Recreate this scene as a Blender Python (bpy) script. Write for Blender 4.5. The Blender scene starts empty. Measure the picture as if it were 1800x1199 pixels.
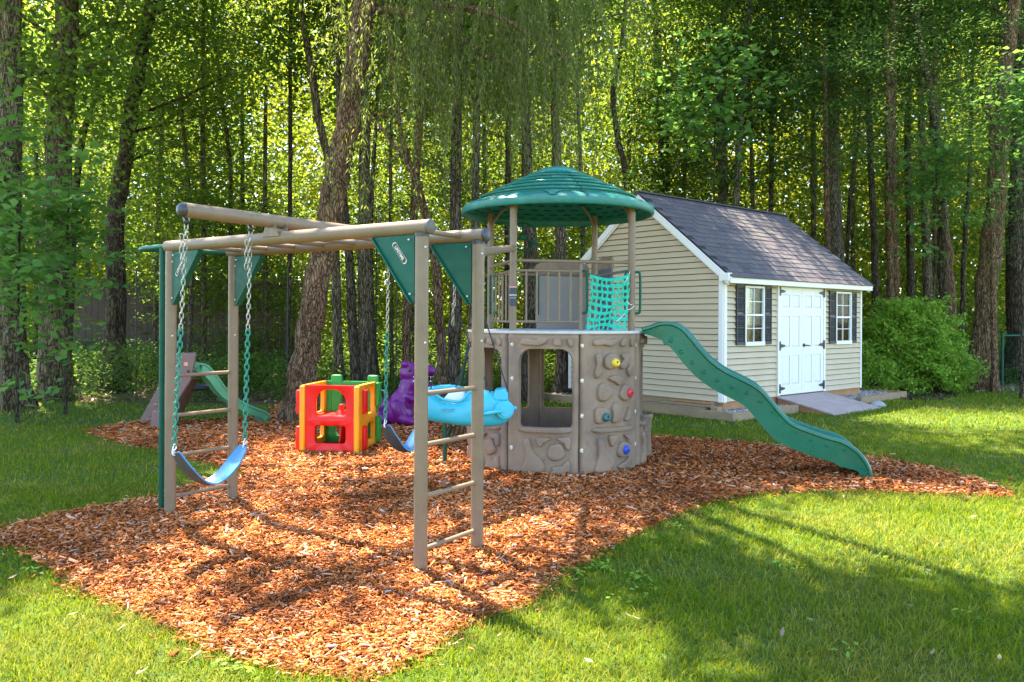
import bpy, math, random
import numpy as np
from mathutils import Vector, Matrix
random.seed(7); rng = np.random.default_rng(7)
sc = bpy.context.scene
COL = sc.collection
# ------------------------------------------------------------------ camera, sky, sun, exposure
F, Y0, ROLL, EYE = 1424.0, 560.0, 0.0046, 1.5
cam_d = bpy.data.cameras.new('camera'); cam = bpy.data.objects.new('camera', cam_d); COL.objects.link(cam)
cam_d.lens = F / 1800 * 36; cam_d.sensor_width = 36; cam_d.shift_y = -(599.5 - Y0) / 1800
cam_d.clip_start = .05; cam_d.clip_end = 800
ca, sa = math.cos(ROLL), math.sin(ROLL)
cam.matrix_world = Matrix(((ca, -sa, 0, 0), (0, 0, -1, 0), (sa, ca, 0, EYE), (0, 0, 0, 1)))
sc.camera = cam
SUN_EL, SUN_AZ = math.radians(62), math.radians(-34)      # azimuth from +Y (into the picture), negative = left
w = bpy.data.worlds.new('World'); sc.world = w; w.use_nodes = True
nt = w.node_tree; nt.nodes.clear()
sky = nt.nodes.new('ShaderNodeTexSky'); sky.sky_type = 'NISHITA'; sky.sun_disc = False
sky.sun_elevation = SUN_EL; sky.sun_rotation = SUN_AZ; sky.air_density = 1.0; sky.dust_density = .4; sky.ozone_density = 2.2
bg = nt.nodes.new('ShaderNodeBackground'); bg.inputs['Strength'].default_value = .125
out = nt.nodes.new('ShaderNodeOutputWorld')
nt.links.new(sky.outputs[0], bg.inputs[0]); nt.links.new(bg.outputs[0], out.inputs[0])
sl = bpy.data.lights.new('sun', 'SUN'); sl.energy = 5.0; sl.angle = math.radians(.55); sl.color = (1, .89, .70)
sun = bpy.data.objects.new('sun', sl); COL.objects.link(sun)
sdir = Vector((math.sin(SUN_AZ) * math.cos(SUN_EL), math.cos(SUN_AZ) * math.cos(SUN_EL), math.sin(SUN_EL)))
sun.rotation_euler = sdir.to_track_quat('Z', 'Y').to_euler(); sun.location = (-10, 30, 40)
vs = sc.view_settings; vs.view_transform = 'Standard'; vs.look = 'None'; vs.exposure = 2.8; vs.gamma = 1; vs.use_curve_mapping = False
sc.cycles.max_bounces = 7; sc.cycles.diffuse_bounces = 4; sc.cycles.transmission_bounces = 6; sc.cycles.glossy_bounces = 3

# ------------------------------------------------------------------ photo measurements -> places in the yard
def at(px, py, d):
    u, v = px - 900, -(py - Y0)
    x, z = u * ca - v * sa, u * sa + v * ca
    return Vector((x * d / F, d, EYE + z * d / F))
def gr(px, py, z=0.0):
    u, v = px - 900, -(py - Y0)
    return at(px, py, (z - EYE) * F / (u * sa + v * ca))
def onplane(px, py, p0, dr):
    """point of the vertical plane through p0 (x,y) along dr (x,y) seen at a photo position"""
    q = at(px, py, 1.0); rx, ry = q.x, q.y
    # p0 + t*dr = s*(rx,ry)
    det = dr[0] * (-ry) - dr[1] * (-rx)
    t = (-p0[0] * (-ry) + p0[1] * (-rx)) / det
    s = (dr[0] * -p0[1] - dr[1] * -p0[0]) / det
    return t, EYE + (q.z - EYE) * s
def oncyl(px, py, cx, cy, R):
    q = at(px, py, 1.0); a = q.x ** 2 + 1; b = -2 * (q.x * cx + cy); c = cx * cx + cy * cy - R * R
    D = max(b * b - 4 * a * c, 0); s = (-b - math.sqrt(D)) / (2 * a)
    return math.atan2(q.x * s - cx, -(s - cy)), EYE + (q.z - EYE) * s

# ------------------------------------------------------------------ object helpers
ORG = {}
def tag(o, label=None, cat=None, group=None, kind=None):
    if label: o['label'] = label
    if cat: o['category'] = cat
    if group: o['group'] = group
    if kind: o['kind'] = kind
    return o
def thing(name, loc, label, cat, group=None):
    o = bpy.data.objects.new(name, None); o.empty_display_size = .2; COL.objects.link(o)
    o.location = loc; ORG[o.name] = Vector(loc); return tag(o, label, cat, group)
def link(name, me, parent=None, world=None, rot=None):
    o = bpy.data.objects.new(name, me); COL.objects.link(o)
    po = Vector((0, 0, 0))
    if parent is not None: o.parent = parent; po = ORG[parent.name]
    wl = Vector(world) if world is not None else po
    o.location = wl - po; ORG[o.name] = wl
    if rot is not None: o.rotation_euler = rot
    return o
def np_mesh(name, V, Fq, mat, smooth=False):
    """V (n,3); Fq (m,k) faces all with k corners"""
    me = bpy.data.meshes.new(name); V = np.asarray(V, dtype=np.float32); Fq = np.asarray(Fq, dtype=np.int32)
    n, k = Fq.shape
    me.vertices.add(len(V)); me.vertices.foreach_set('co', V.ravel())
    me.loops.add(n * k); me.loops.foreach_set('vertex_index', Fq.ravel())
    me.polygons.add(n); me.polygons.foreach_set('loop_start', np.arange(0, n * k, k, dtype=np.int32))
    me.polygons.foreach_set('loop_total', np.full(n, k, dtype=np.int32))
    if smooth: me.polygons.foreach_set('use_smooth', np.ones(n, dtype=bool))
    me.update(calc_edges=True); me.materials.append(mat); return me
class MB:
    def __init__(s): s.v = []; s.f = []; s.m = []
    def add(s, vs, fs, mi=0):
        b = len(s.v); s.v += [Vector(p) for p in vs]; s.f += [tuple(b + i for i in f) for f in fs]; s.m += [mi] * len(fs); return s
    def box(s, c, size, ex=(1, 0, 0), ey=(0, 1, 0), ez=(0, 0, 1), mi=0):
        c = Vector(c); ex, ey, ez = Vector(ex), Vector(ey), Vector(ez); a, b, d = [x / 2 for x in size]
        P = [c + ex * a * i + ey * b * j + ez * d * k for i in (-1, 1) for j in (-1, 1) for k in (-1, 1)]
        return s.add(P, [(0, 1, 3, 2), (4, 6, 7, 5), (0, 4, 5, 1), (2, 3, 7, 6), (0, 2, 6, 4), (1, 5, 7, 3)], mi)
    def tube(s, pts, r, n=12, cap=True, mi=0, closed=False):
        pts = [Vector(p) for p in pts]; m = len(pts)
        rr = [r] * m if not hasattr(r, '__len__') else list(r)
        T = []
        for i in range(m):
            a = pts[(i - 1) % m] if (closed or i > 0) else pts[0]; b = pts[(i + 1) % m] if (closed or i < m - 1) else pts[-1]
            T.append((b - a).normalized())
        N = T[0].orthogonal().normalized(); rings = []
        for i in range(m):
            N = (N - T[i] * N.dot(T[i])).normalized(); B = T[i].cross(N)
            rings.append([pts[i] + (N * math.cos(2 * math.pi * j / n) + B * math.sin(2 * math.pi * j / n)) * rr[i] for j in range(n)])
        V = [p for R in rings for p in R]; Fs = []
        for i in range(m if closed else m - 1):
            k = (i + 1) % m
            for j in range(n): Fs.append((i * n + j, i * n + (j + 1) % n, k * n + (j + 1) % n, k * n + j))
        if cap and not closed: Fs += [tuple(range(n))[::-1], tuple((m - 1) * n + j for j in range(n))]
        return s.add(V, Fs, mi)
    def lathe(s, prof, c, ax=(0, 0, 1), n=32, mi=0, x0=None):
        c = Vector(c); ax = Vector(ax).normalized(); X = ax.orthogonal().normalized(); Yv = ax.cross(X); V = []; Fs = []; m = len(prof)
        for r, h in prof:
            for j in range(n):
                a = 2 * math.pi * j / n; V.append(c + ax * h + (X * math.cos(a) + Yv * math.sin(a)) * max(r, 1e-4))
        for i in range(m - 1):
            for j in range(n): Fs.append((i * n + j, i * n + (j + 1) % n, (i + 1) * n + (j + 1) % n, (i + 1) * n + j))
        return s.add(V, Fs, mi)
    def ball(s, c, r, ex=(1, 0, 0), ey=(0, 1, 0), ez=(0, 0, 1), n=16, m=10, mi=0):
        c = Vector(c); ex, ey, ez = Vector(ex), Vector(ey), Vector(ez)
        if not hasattr(r, '__len__'): r = (r, r, r)
        V = []; Fs = []
        for i in range(m + 1):
            t = math.pi * i / m
            for j in range(n):
                a = 2 * math.pi * j / n; V.append(c + ex * r[0] * math.sin(t) * math.cos(a) + ey * r[1] * math.sin(t) * math.sin(a) + ez * r[2] * math.cos(t))
        for i in range(m):
            for j in range(n): Fs.append((i * n + j, (i + 1) * n + j, (i + 1) * n + (j + 1) % n, i * n + (j + 1) % n))
        return s.add(V, Fs, mi)
    def prism(s, poly, th, mi=0):
        """poly: coplanar 3d points, th: thickness vector"""
        poly = [Vector(p) for p in poly]; n = len(poly); t = Vector(th)
        return s.add(poly + [p + t for p in poly], [tuple(range(n))[::-1], tuple(range(n, 2 * n))] + [(i, (i + 1) % n, n + (i + 1) % n, n + i) for i in range(n)], mi)
    def grid(s, P, mi=0, closeu=False):
        """P[i][j] grid of points"""
        a, b = len(P), len(P[0]); V = [p for r in P for p in r]; Fs = []
        for i in range(a if closeu else a - 1):
            k = (i + 1) % a
            for j in range(b - 1): Fs.append((i * b + j, k * b + j, k * b + j + 1, i * b + j + 1))
        return s.add(V, Fs, mi)
    def build(s, name, mat, parent=None, smooth=False, bevel=0, origin=None, weld=False, seg=2, angle=40):
        me = bpy.data.meshes.new(name)
        o = ORG[parent.name] if parent is not None else Vector(origin if origin is not None else (0, 0, 0))
        me.from_pydata([tuple(p - o) for p in s.v], [], s.f)
        mats = mat if isinstance(mat, (list, tuple)) else [mat]
        for m_ in mats: me.materials.append(m_)
        me.polygons.foreach_set('material_index', s.m)
        import bmesh
        bm = bmesh.new(); bm.from_mesh(me)
        if weld: bmesh.ops.remove_doubles(bm, verts=bm.verts, dist=1e-4)
        bmesh.ops.recalc_face_normals(bm, faces=bm.faces)
        if smooth:
            th = math.radians(angle)
            for f in bm.faces: f.smooth = True
            for e in bm.edges:
                if len(e.link_faces) == 2 and e.calc_face_angle(0) > th: e.smooth = False
        bm.to_mesh(me); bm.free(); me.update()
        ob = link(name, me, parent, world=o)
        if bevel:
            b = ob.modifiers.new('bevel', 'BEVEL'); b.width = bevel; b.segments = seg; b.limit_method = 'ANGLE'; b.angle_limit = math.radians(35); b.harden_normals = False
        return ob
def struct(o): o['kind'] = 'structure'; return o
def stuff(o): o['kind'] = 'stuff'; return o
def catmull(pts, k=6, closed=False):
    pts = [Vector(p) for p in pts]; n = len(pts); R = []
    rg = range(n) if closed else range(n - 1)
    for i in rg:
        if closed: a, b, c, d = pts[(i - 1) % n], pts[i], pts[(i + 1) % n], pts[(i + 2) % n]
        else: a, b, c, d = pts[max(i - 1, 0)], pts[i], pts[i + 1], pts[min(i + 2, n - 1)]
        for j in range(k):
            t = j / k; R.append(.5 * ((2 * b) + (c - a) * t + (2 * a - 5 * b + 4 * c - d) * t * t + (3 * b - a - 3 * c + d) * t ** 3))
    if not closed: R.append(pts[-1])
    return R

# ------------------------------------------------------------------ materials
def mat_base(name):
    m = bpy.data.materials.new(name); m.use_nodes = True; nt = m.node_tree; nt.nodes.clear()
    o = nt.nodes.new('ShaderNodeOutputMaterial'); return m, nt, o
def nd(nt, t, **k):
    n = nt.nodes.new(t)
    for a, b in k.items():
        if hasattr(n, a): setattr(n, a, b)
    return n
def ramp(nt, fac, stops):
    r = nt.nodes.new('ShaderNodeValToRGB'); e = r.color_ramp.elements
    while len(e) < len(stops): e.new(.5)
    for i, (p, c) in enumerate(stops): e[i].position = p; e[i].color = (*c, 1)
    nt.links.new(fac, r.inputs[0]); return r.outputs[0]
def noise(nt, scale, detail=4, rough=.6, coord='Object', vec=None, stretch=None, dist=0):
    if vec is None:
        tc = nt.nodes.new('ShaderNodeTexCoord'); vec = tc.outputs[coord]
    if stretch:
        mp = nt.nodes.new('ShaderNodeMapping'); mp.inputs['Scale'].default_value = stretch; nt.links.new(vec, mp.inputs[0]); vec = mp.outputs[0]
    n = nt.nodes.new('ShaderNodeTexNoise'); n.inputs['Scale'].default_value = scale; n.inputs['Detail'].default_value = detail
    n.inputs['Roughness'].default_value = rough; n.inputs['Distortion'].default_value = dist
    nt.links.new(vec, n.inputs['Vector']); return n.outputs['Fac']
def bump(nt, h, strength, dist=.01, normal=None):
    b = nt.nodes.new('ShaderNodeBump'); b.inputs['Strength'].default_value = strength; b.inputs['Distance'].default_value = dist
    nt.links.new(h, b.inputs['Height'])
    if normal: nt.links.new(normal, b.inputs['Normal'])
    return b.outputs[0]
def mulc(nt, c, k): return tuple(min(x * k, 1) for x in c)
def surf(name, c, var=.15, scale=6, rough=.5, bs=.15, bscale=60, bd=.003, spec=.5, stretch=None, metal=0, dirt=None, dirt_amt=.35, dscale=3, c2=None):
    m, nt, o = mat_base(name); p = nd(nt, 'ShaderNodeBsdfPrincipled')
    f = noise(nt, scale, 5, .65, stretch=stretch)
    a = mulc(nt, c, 1 - var); b = mulc(nt, c2 or c, 1 + var)
    col = ramp(nt, f, [(.3, a), (.7, b)])
    if dirt:
        df = noise(nt, dscale, 6, .7, stretch=stretch)
        mk = ramp(nt, df, [(.5, (0, 0, 0)), (.72, (dirt_amt,) * 3)])
        mx = nd(nt, 'ShaderNodeMix', data_type='RGBA'); nt.links.new(mk, mx.inputs[0]); nt.links.new(col, mx.inputs[6]); mx.inputs[7].default_value = (*dirt, 1); col = mx.outputs[2]
    nt.links.new(col, p.inputs['Base Color'])
    rf = ramp(nt, noise(nt, scale * 2.3, 3), [(.3, (max(rough - .08, .02),) * 3), (.7, (min(rough + .1, 1),) * 3)])
    nt.links.new(rf, p.inputs['Roughness']); p.inputs['Specular IOR Level'].default_value = spec; p.inputs['Metallic'].default_value = metal
    if bs: nt.links.new(bump(nt, noise(nt, bscale, 4, .6, stretch=stretch), bs, bd), p.inputs['Normal'])
    nt.links.new(p.outputs[0], o.inputs[0]); return m
def leafmat(name, stops, trans=.5, tcol=(.30, .42, .03), rough=.55, nscale=.35, spec=.14):
    """per-leaf random tone times a slow patchy tone; light passes through the blade"""
    m, nt, o = mat_base(name); g = nd(nt, 'ShaderNodeNewGeometry')
    n1 = noise(nt, nscale, 3, .6, vec=g.outputs['Position'])
    ad = nd(nt, 'ShaderNodeMath', operation='MULTIPLY_ADD'); nt.links.new(g.outputs['Random Per Island'], ad.inputs[0]); ad.inputs[1].default_value = .55
    sb = nd(nt, 'ShaderNodeMath', operation='MULTIPLY_ADD'); nt.links.new(n1, sb.inputs[0]); sb.inputs[1].default_value = .9; sb.inputs[2].default_value = -.22
    nt.links.new(sb.outputs[0], ad.inputs[2])
    col = ramp(nt, ad.outputs[0], stops)
    p = nd(nt, 'ShaderNodeBsdfPrincipled'); nt.links.new(col, p.inputs['Base Color']); p.inputs['Roughness'].default_value = rough; p.inputs['Specular IOR Level'].default_value = spec
    t = nd(nt, 'ShaderNodeBsdfTranslucent'); mx = nd(nt, 'ShaderNodeMix', data_type='RGBA'); mx.blend_type = 'MIX'; mx.inputs[0].default_value = .55
    nt.links.new(col, mx.inputs[6]); mx.inputs[7].default_value = (*tcol, 1); nt.links.new(mx.outputs[2], t.inputs[0])
    ms = nd(nt, 'ShaderNodeMixShader'); ms.inputs[0].default_value = trans
    nt.links.new(p.outputs[0], ms.inputs[1]); nt.links.new(t.outputs[0], ms.inputs[2]); nt.links.new(ms.outputs[0], o.inputs[0]); return m
def barkmat(name, dark, light, moss=None, sc_=1.0):
    m, nt, o = mat_base(name); p = nd(nt, 'ShaderNodeBsdfPrincipled')
    f = noise(nt, 14 * sc_, 6, .7, stretch=(1, 1, .18), dist=.6); f2 = noise(nt, 2.2, 4, .6)
    col = ramp(nt, f, [(.32, dark), (.5, tuple((a + b) / 2 for a, b in zip(dark, light))), (.68, light)])
    if moss:
        mk = ramp(nt, f2, [(.52, (0, 0, 0)), (.66, (.6,) * 3)]); mx = nd(nt, 'ShaderNodeMix', data_type='RGBA')
        nt.links.new(mk, mx.inputs[0]); nt.links.new(col, mx.inputs[6]); mx.inputs[7].default_value = (*moss, 1); col = mx.outputs[2]
    tc = nt.nodes.new('ShaderNodeTexCoord'); mp = nt.nodes.new('ShaderNodeMapping'); mp.inputs['Scale'].default_value = (1, 1, .22); nt.links.new(tc.outputs['Object'], mp.inputs[0])
    wv = nt.nodes.new('ShaderNodeTexNoise'); wv.inputs['Scale'].default_value = 9; nt.links.new(mp.outputs[0], wv.inputs['Vector'])
    va = nt.nodes.new('ShaderNodeVectorMath'); va.operation = 'MULTIPLY_ADD'; va.inputs[1].default_value = (.12, .12, .12); nt.links.new(wv.outputs['Color'], va.inputs[0]); nt.links.new(mp.outputs[0], va.inputs[2])
    vo = nt.nodes.new('ShaderNodeTexVoronoi'); vo.feature = 'DISTANCE_TO_EDGE'; vo.inputs['Scale'].default_value = 26 * sc_; nt.links.new(va.outputs[0], vo.inputs['Vector'])
    cr = ramp(nt, vo.outputs['Distance'], [(.0, (.30, .28, .26)), (.16, (1, 1, 1))]); mm = nd(nt, 'ShaderNodeMix', data_type='RGBA', blend_type='MULTIPLY'); mm.inputs[0].default_value = 1
    nt.links.new(col, mm.inputs[6]); nt.links.new(cr, mm.inputs[7]); col = mm.outputs[2]
    nt.links.new(col, p.inputs['Base Color']); p.inputs['Roughness'].default_value = .95; p.inputs['Specular IOR Level'].default_value = .08
    nt.links.new(bump(nt, cr, 1.0, .03, bump(nt, f, 1.0, .05)), p.inputs['Normal']); nt.links.new(p.outputs[0], o.inputs[0]); return m
def emitless(name, c, rough=.6): return surf(name, c, var=.08, rough=rough, bs=0)

TAN = surf('tan_powder_coat', (.195, .135, .08), .1, 9, .42, .12, 220, .0008, spec=.3, dirt=(.20, .15, .10), dirt_amt=.4, dscale=5)
GREENM = surf('green_powder_coat', (.003, .075, .042), .1, 9, .45, .1, 200, .0008, spec=.22)
GREENP = surf('green_roof_plastic', (.006, .15, .115), .15, 4, .38, .25, 130, .0015, dirt=(.05, .24, .18), dirt_amt=.5, dscale=5, spec=.5)
SLIDEG = surf('green_slide_plastic', (.004, .115, .062), .15, 3, .30, .22, 110, .0015, dirt=(.04, .12, .055), dirt_amt=.4, dscale=4, spec=.4)
STONEP = surf('tan_moulded_plastic', (.235, .158, .105), .14, 3, .55, .3, 90, .0025, spec=.3, dirt=(.15, .105, .085), dirt_amt=.85, dscale=2.3, c2=(.27, .185, .12))
GREYP = surf('grey_brown_plastic', (.17, .15, .14), .1, 3, .5, .3, 90, .002)
DECKW = surf('pale_deck', (.55, .52, .47), .1, 5, .6, .2, 60, .002, dirt=(.3, .28, .24), dirt_amt=.4)
NETG = surf('bright_green_webbing', (.003, .42, .27), .12, 20, .7, .4, 300, .001)
NETD = surf('dark_green_rope', (.004, .06, .035), .15, 20, .7, .4, 300, .001)
STEEL = surf('galvanised_steel', (.36, .34, .28), .15, 30, .32, .1, 200, .0005, metal=.85)
BOLT = surf('pale_bolt', (.62, .60, .48), .1, 30, .35, 0, metal=.5)
CHAING = surf('green_coated_chain', (.008, .19, .12), .12, 20, .4, 0)
CAPB = surf('dark_end_cap', (.03, .03, .035), .1, 20, .4, .1)
SEATB = surf('blue_rubber_seat', (.04, .18, .34), .12, 8, .4, .2, 120, .001, dirt=(.14, .30, .42), dirt_amt=.4, dscale=5)
SEATU = surf('grey_seat_underside', (.045, .055, .06), .15, 8, .6, .2, 120, .001)
RED = surf('red_plastic', (.72, .006, .004), .10, 3, .42, .2, 60, .002, spec=.4, dirt=(.66, .02, .012), dirt_amt=.6)
YEL = surf('yellow_plastic', (.85, .33, .006), .08, 3, .42, .2, 60, .002, spec=.4)
GRN = surf('green_plastic', (.012, .28, .035), .1, 3, .45, .2, 60, .002, spec=.4)
PUR = surf('purple_plastic', (.15, .007, .15), .12, 4, .35, .3, 70, .002, spec=.5)
CYAN = surf('cyan_plastic', (.035, .42, .53), .08, 3, .42, .3, 90, .002, dirt=(.06, .46, .56), dirt_amt=.4)
WHITEP = surf('white_plastic', (.72, .72, .72), .04, 5, .5, .1)
BLACKP = surf('black_plastic', (.012, .012, .014), .1, 10, .45, 0)
ROPE = surf('black_rope', (.02, .02, .022), .2, 40, .8, .4, 300)
TSB = surf('brown_slide_plastic', (.19, .105, .085), .1, 4, .6, .3, 90, .002)
TSG = surf('pale_green_slide_plastic', (.075, .26, .12), .1, 4, .5, .3, 90, .002)
SIDING = surf('cream_vinyl_siding', (.50, .385, .235), .04, 2, .55, .12, 60, .0015, stretch=(1, 1, 6), dirt=(.42, .34, .235), dirt_amt=.3)
TRIMW = surf('white_trim', (.76, .72, .64), .03, 3, .5, .1, 80, .001, dirt=(.55, .53, .46), dirt_amt=.25)
DOORW = surf('white_door', (.70, .67, .61), .025, 4, .45, .1, 120, .001)
SHUT = surf('black_shutter', (.022, .026, .03), .1, 10, .5, .1)
IRON = surf('black_iron', (.012, .012, .013), .1, 20, .45, .1)
SHINGA = [surf('shingle_' + n, c, .16, 22, .92, .8, 260, .004, spec=.15) for n, c in (('violet', (.104, .088, .096)), ('grey', (.112, .100, .104)), ('dark', (.088, .077, .084)), ('brown', (.118, .102, .100)))]
TIMB = surf('treated_timber', (.30, .20, .105), .2, 5, .8, .5, 30, .004, stretch=(1, 1, 1), dirt=(.14, .11, .07), dirt_amt=.7, dscale=2.5)
TIMR = surf('orange_timber', (.36, .18, .07), .2, 5, .8, .4, 30, .004, dirt=(.2, .12, .06), dirt_amt=.5)
RAMPM = surf('composite_boards', (.36, .26, .225), .1, 6, .7, .4, 60, .002, dirt=(.44, .35, .31), dirt_amt=.5)
STONE = surf('grey_stone', (.30, .30, .28), .25, 3, .9, .7, 9, .02, dirt=(.18, .19, .15), dirt_amt=.5)
FENCEB = surf('weathered_fence_boards', (.075, .052, .036), .3, 6, .9, .5, 30, .004, stretch=(1, 1, .3))
INSIDE = surf('shed_inside_wood', (.42, .28, .15), .15, 4, .8, .2)
LAP_SHADE = surf('sheathing_lap_shade', (.10, .075, .045), .1, 4, .9, 0)  # wall backing coloured dark to stand in for lap shadows between siding boards
DARKIN = surf('dark_inside', (.02, .02, .018), .2, 3, .9, 0)
def glassmat():
    m, nt, o = mat_base('window_glass'); g = nd(nt, 'ShaderNodeBsdfGlossy'); g.inputs['Roughness'].default_value = .04; g.inputs[0].default_value = (.9, .95, .95, 1)
    t = nd(nt, 'ShaderNodeBsdfTransparent'); t.inputs[0].default_value = (.85, .9, .88, 1)
    lw = nd(nt, 'ShaderNodeLayerWeight'); lw.inputs[0].default_value = .16; mx = nd(nt, 'ShaderNodeMixShader')
    nt.links.new(lw.outputs['Fresnel'], mx.inputs[0]); nt.links.new(t.outputs[0], mx.inputs[1]); nt.links.new(g.outputs[0], mx.inputs[2]); nt.links.new(mx.outputs[0], o.inputs[0]); return m
GLASS = glassmat()
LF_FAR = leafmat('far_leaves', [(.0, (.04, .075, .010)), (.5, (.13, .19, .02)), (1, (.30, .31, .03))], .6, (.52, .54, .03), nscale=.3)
LF_MID = leafmat('wood_leaves', [(.0, (.025, .06, .012)), (.5, (.065, .125, .02)), (1, (.15, .21, .03))], .52, (.32, .45, .035), nscale=.5)
LF_DARK = leafmat('dark_leaves', [(.0, (.02, .05, .014)), (.5, (.05, .10, .025)), (1, (.11, .17, .04))], .42, (.16, .30, .04), nscale=.7)
LF_HEM = leafmat('hemlock_needles', [(.0, (.035, .085, .025)), (.5, (.08, .16, .04)), (1, (.16, .26, .06))], .4, (.18, .32, .05), nscale=.8)
LF_WIL = leafmat('willow_leaves', [(.0, (.05, .085, .018)), (.5, (.11, .155, .035)), (1, (.24, .25, .06))], .5, (.32, .38, .05), nscale=.9)
LF_BUSH = leafmat('bush_leaves', [(.0, (.10, .19, .02)), (.5, (.19, .34, .035)), (1, (.32, .48, .06))], .4, (.36, .52, .05), nscale=1.5)
LF_MAPLE = leafmat('maple_leaves', [(.0, (.05, .12, .03)), (.5, (.10, .21, .05)), (1, (.18, .31, .085))], .5, (.28, .48, .06), nscale=1.0)
LF_UNDER = leafmat('undergrowth_leaves', [(.0, (.02, .05, .012)), (.5, (.05, .11, .02)), (1, (.15, .22, .04))], .45, (.25, .40, .04), nscale=.8)
BARKS = [barkmat('grey_brown_bark', (.045, .034, .022), (.33, .25, .16), (.10, .10, .035)), barkmat('red_brown_bark', (.065, .036, .02), (.40, .25, .14), (.13, .10, .04), 1.3),
         barkmat('dark_bark', (.028, .022, .015), (.19, .145, .095), (.06, .06, .025)), barkmat('pale_bark', (.09, .072, .05), (.30, .245, .17), (.10, .11, .05))]
# ------------------------------------------------------------------ ground
def floor_mat(name, stops, scale, bs, bd=.02, scale2=None, stops2=None, fac2=None):
    m, nt, o = mat_base(name); p = nd(nt, 'ShaderNodeBsdfPrincipled'); g = nd(nt, 'ShaderNodeNewGeometry')
    n = noise(nt, scale, 8, .75, vec=g.outputs['Position']); col = ramp(nt, n, stops)
    if stops2:
        c2 = ramp(nt, noise(nt, scale * 1.7, 8, .75, vec=g.outputs['Position']), stops2)
        k = ramp(nt, noise(nt, scale2, 4, .6, vec=g.outputs['Position']), [(.45, (0, 0, 0)), (.6, (fac2,) * 3)])
        mx = nd(nt, 'ShaderNodeMix', data_type='RGBA'); nt.links.new(k, mx.inputs[0]); nt.links.new(col, mx.inputs[6]); nt.links.new(c2, mx.inputs[7]); col = mx.outputs[2]
    nt.links.new(col, p.inputs[0]); p.inputs['Roughness'].default_value = .95; p.inputs['Specular IOR Level'].default_value = .1
    nt.links.new(bump(nt, n, bs, bd), p.inputs['Normal']); nt.links.new(p.outputs[0], o.inputs[0]); return m
FLOORM = floor_mat('forest_floor', [(.3, (.05, .035, .02)), (.5, (.13, .09, .05)), (.7, (.26, .20, .12))], 9, 1, .04, .5, [(.3, (.03, .05, .012)), (.7, (.13, .17, .05))], .8)
LAWNM = floor_mat('lawn_soil', [(.3, (.03, .05, .012)), (.55, (.07, .12, .02)), (.75, (.15, .17, .05))], 30, 1, .02)
MULCHM = floor_mat('mulch_bed_soil', [(.3, (.07, .022, .008)), (.5, (.22, .075, .022)), (.7, (.42, .17, .06))], 34, 1, .03)
GRAVM = floor_mat('gravel_soil', [(.35, (.10, .09, .075)), (.5, (.26, .24, .21)), (.65, (.46, .43, .38))], 45, 1, .03)
BLKMM = floor_mat('dark_mulch_soil', [(.3, (.012, .009, .007)), (.6, (.03, .022, .016)), (.8, (.07, .05, .04))], 45, 1, .03)
def flat(name, poly, z, mat, thick=None):
    mb = MB(); n = len(poly); mb.add([(x, y, z) for x, y in poly], [tuple(range(n))])
    return struct(mb.build(name, mat))
mb = MB(); nx, ny = 60, 60
P = []
for i in range(nx + 1):
    row = []
    for j in range(ny + 1):
        x = -150 + 300 * i / nx; y = -60 + 310 * j / ny
        z = 0 if y < 24 else (y - 24) * .035 + .25 * math.sin(x * .21) * math.sin(y * .17) * min((y - 24) / 20, 1)
        row.append(Vector((x, y, z - .004)))
    P.append(row)
mb.grid(P); g_o = struct(mb.build('ground', FLOORM, smooth=True))
LAWN = [(-16, 13.9), (-9, 14.3), (-5, 13.8), (-2.5, 13.6), (0, 15.0), (3, 18.5), (8.5, 18.2), (10.5, 17.9), (13, 18.6), (22, 19.5), (22, -5), (-16, -5)]
flat('lawn', LAWN, .002, LAWNM)
mpx = [(-60, 944), (0, 937), (79, 912), (165, 896), (225, 886), (282, 874), (360, 848), (434, 834), (380, 821), (310, 803), (276, 793), (222, 783), (155, 762), (190, 752), (241, 743), (330, 742), (420, 738), (475, 727), (490, 712), (530, 708), (600, 716), (680, 726), (800, 735), (1000, 748), (1136, 768), (1290, 778), (1400, 791), (1460, 799), (1540, 808), (1600, 819), (1690, 838), (1750, 856), (1774, 868), (1765, 876), (1700, 873), (1500, 866), (1400, 868), (1330, 872), (1240, 888), (1210, 899), (1167, 917), (1100, 953), (993, 1013), (933, 1063), (833, 1100), (743, 1160), (683, 1190), (640, 1202), (590, 1197), (467, 1177), (400, 1160), (333, 1133), (300, 1107), (233, 1077), (150, 1047), (43, 973), (0, 966), (-60, 958)]
MUL = [tuple(gr(x, y).xy) for x, y in mpx]
MUL = [tuple(p.xy) for p in catmull([(x, y, 0) for x, y in MUL], 4, True)]
def pip(X, Y, poly):
    ins = np.zeros(len(X), bool); n = len(poly)
    for i in range(n):
        x1, y1 = poly[i]; x2, y2 = poly[(i + 1) % n]
        c = ((y1 > Y) != (y2 > Y)) & (X < (x2 - x1) * (Y - y1) / ((y2 - y1) or 1e-9) + x1); ins ^= c
    return ins
def edge_dist(X, Y, poly):
    D = np.full(len(X), 1e9)
    for i in range(len(poly)):
        a = np.array(poly[i]); b = np.array(poly[(i + 1) % len(poly)]); ab = b - a; L = (ab ** 2).sum() or 1e-9
        t = np.clip(((X - a[0]) * ab[0] + (Y - a[1]) * ab[1]) / L, 0, 1)
        D = np.minimum(D, np.hypot(X - a[0] - t * ab[0], Y - a[1] - t * ab[1]))
    return D
flat('mulch_bed', MUL, .008, MULCHM)
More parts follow.
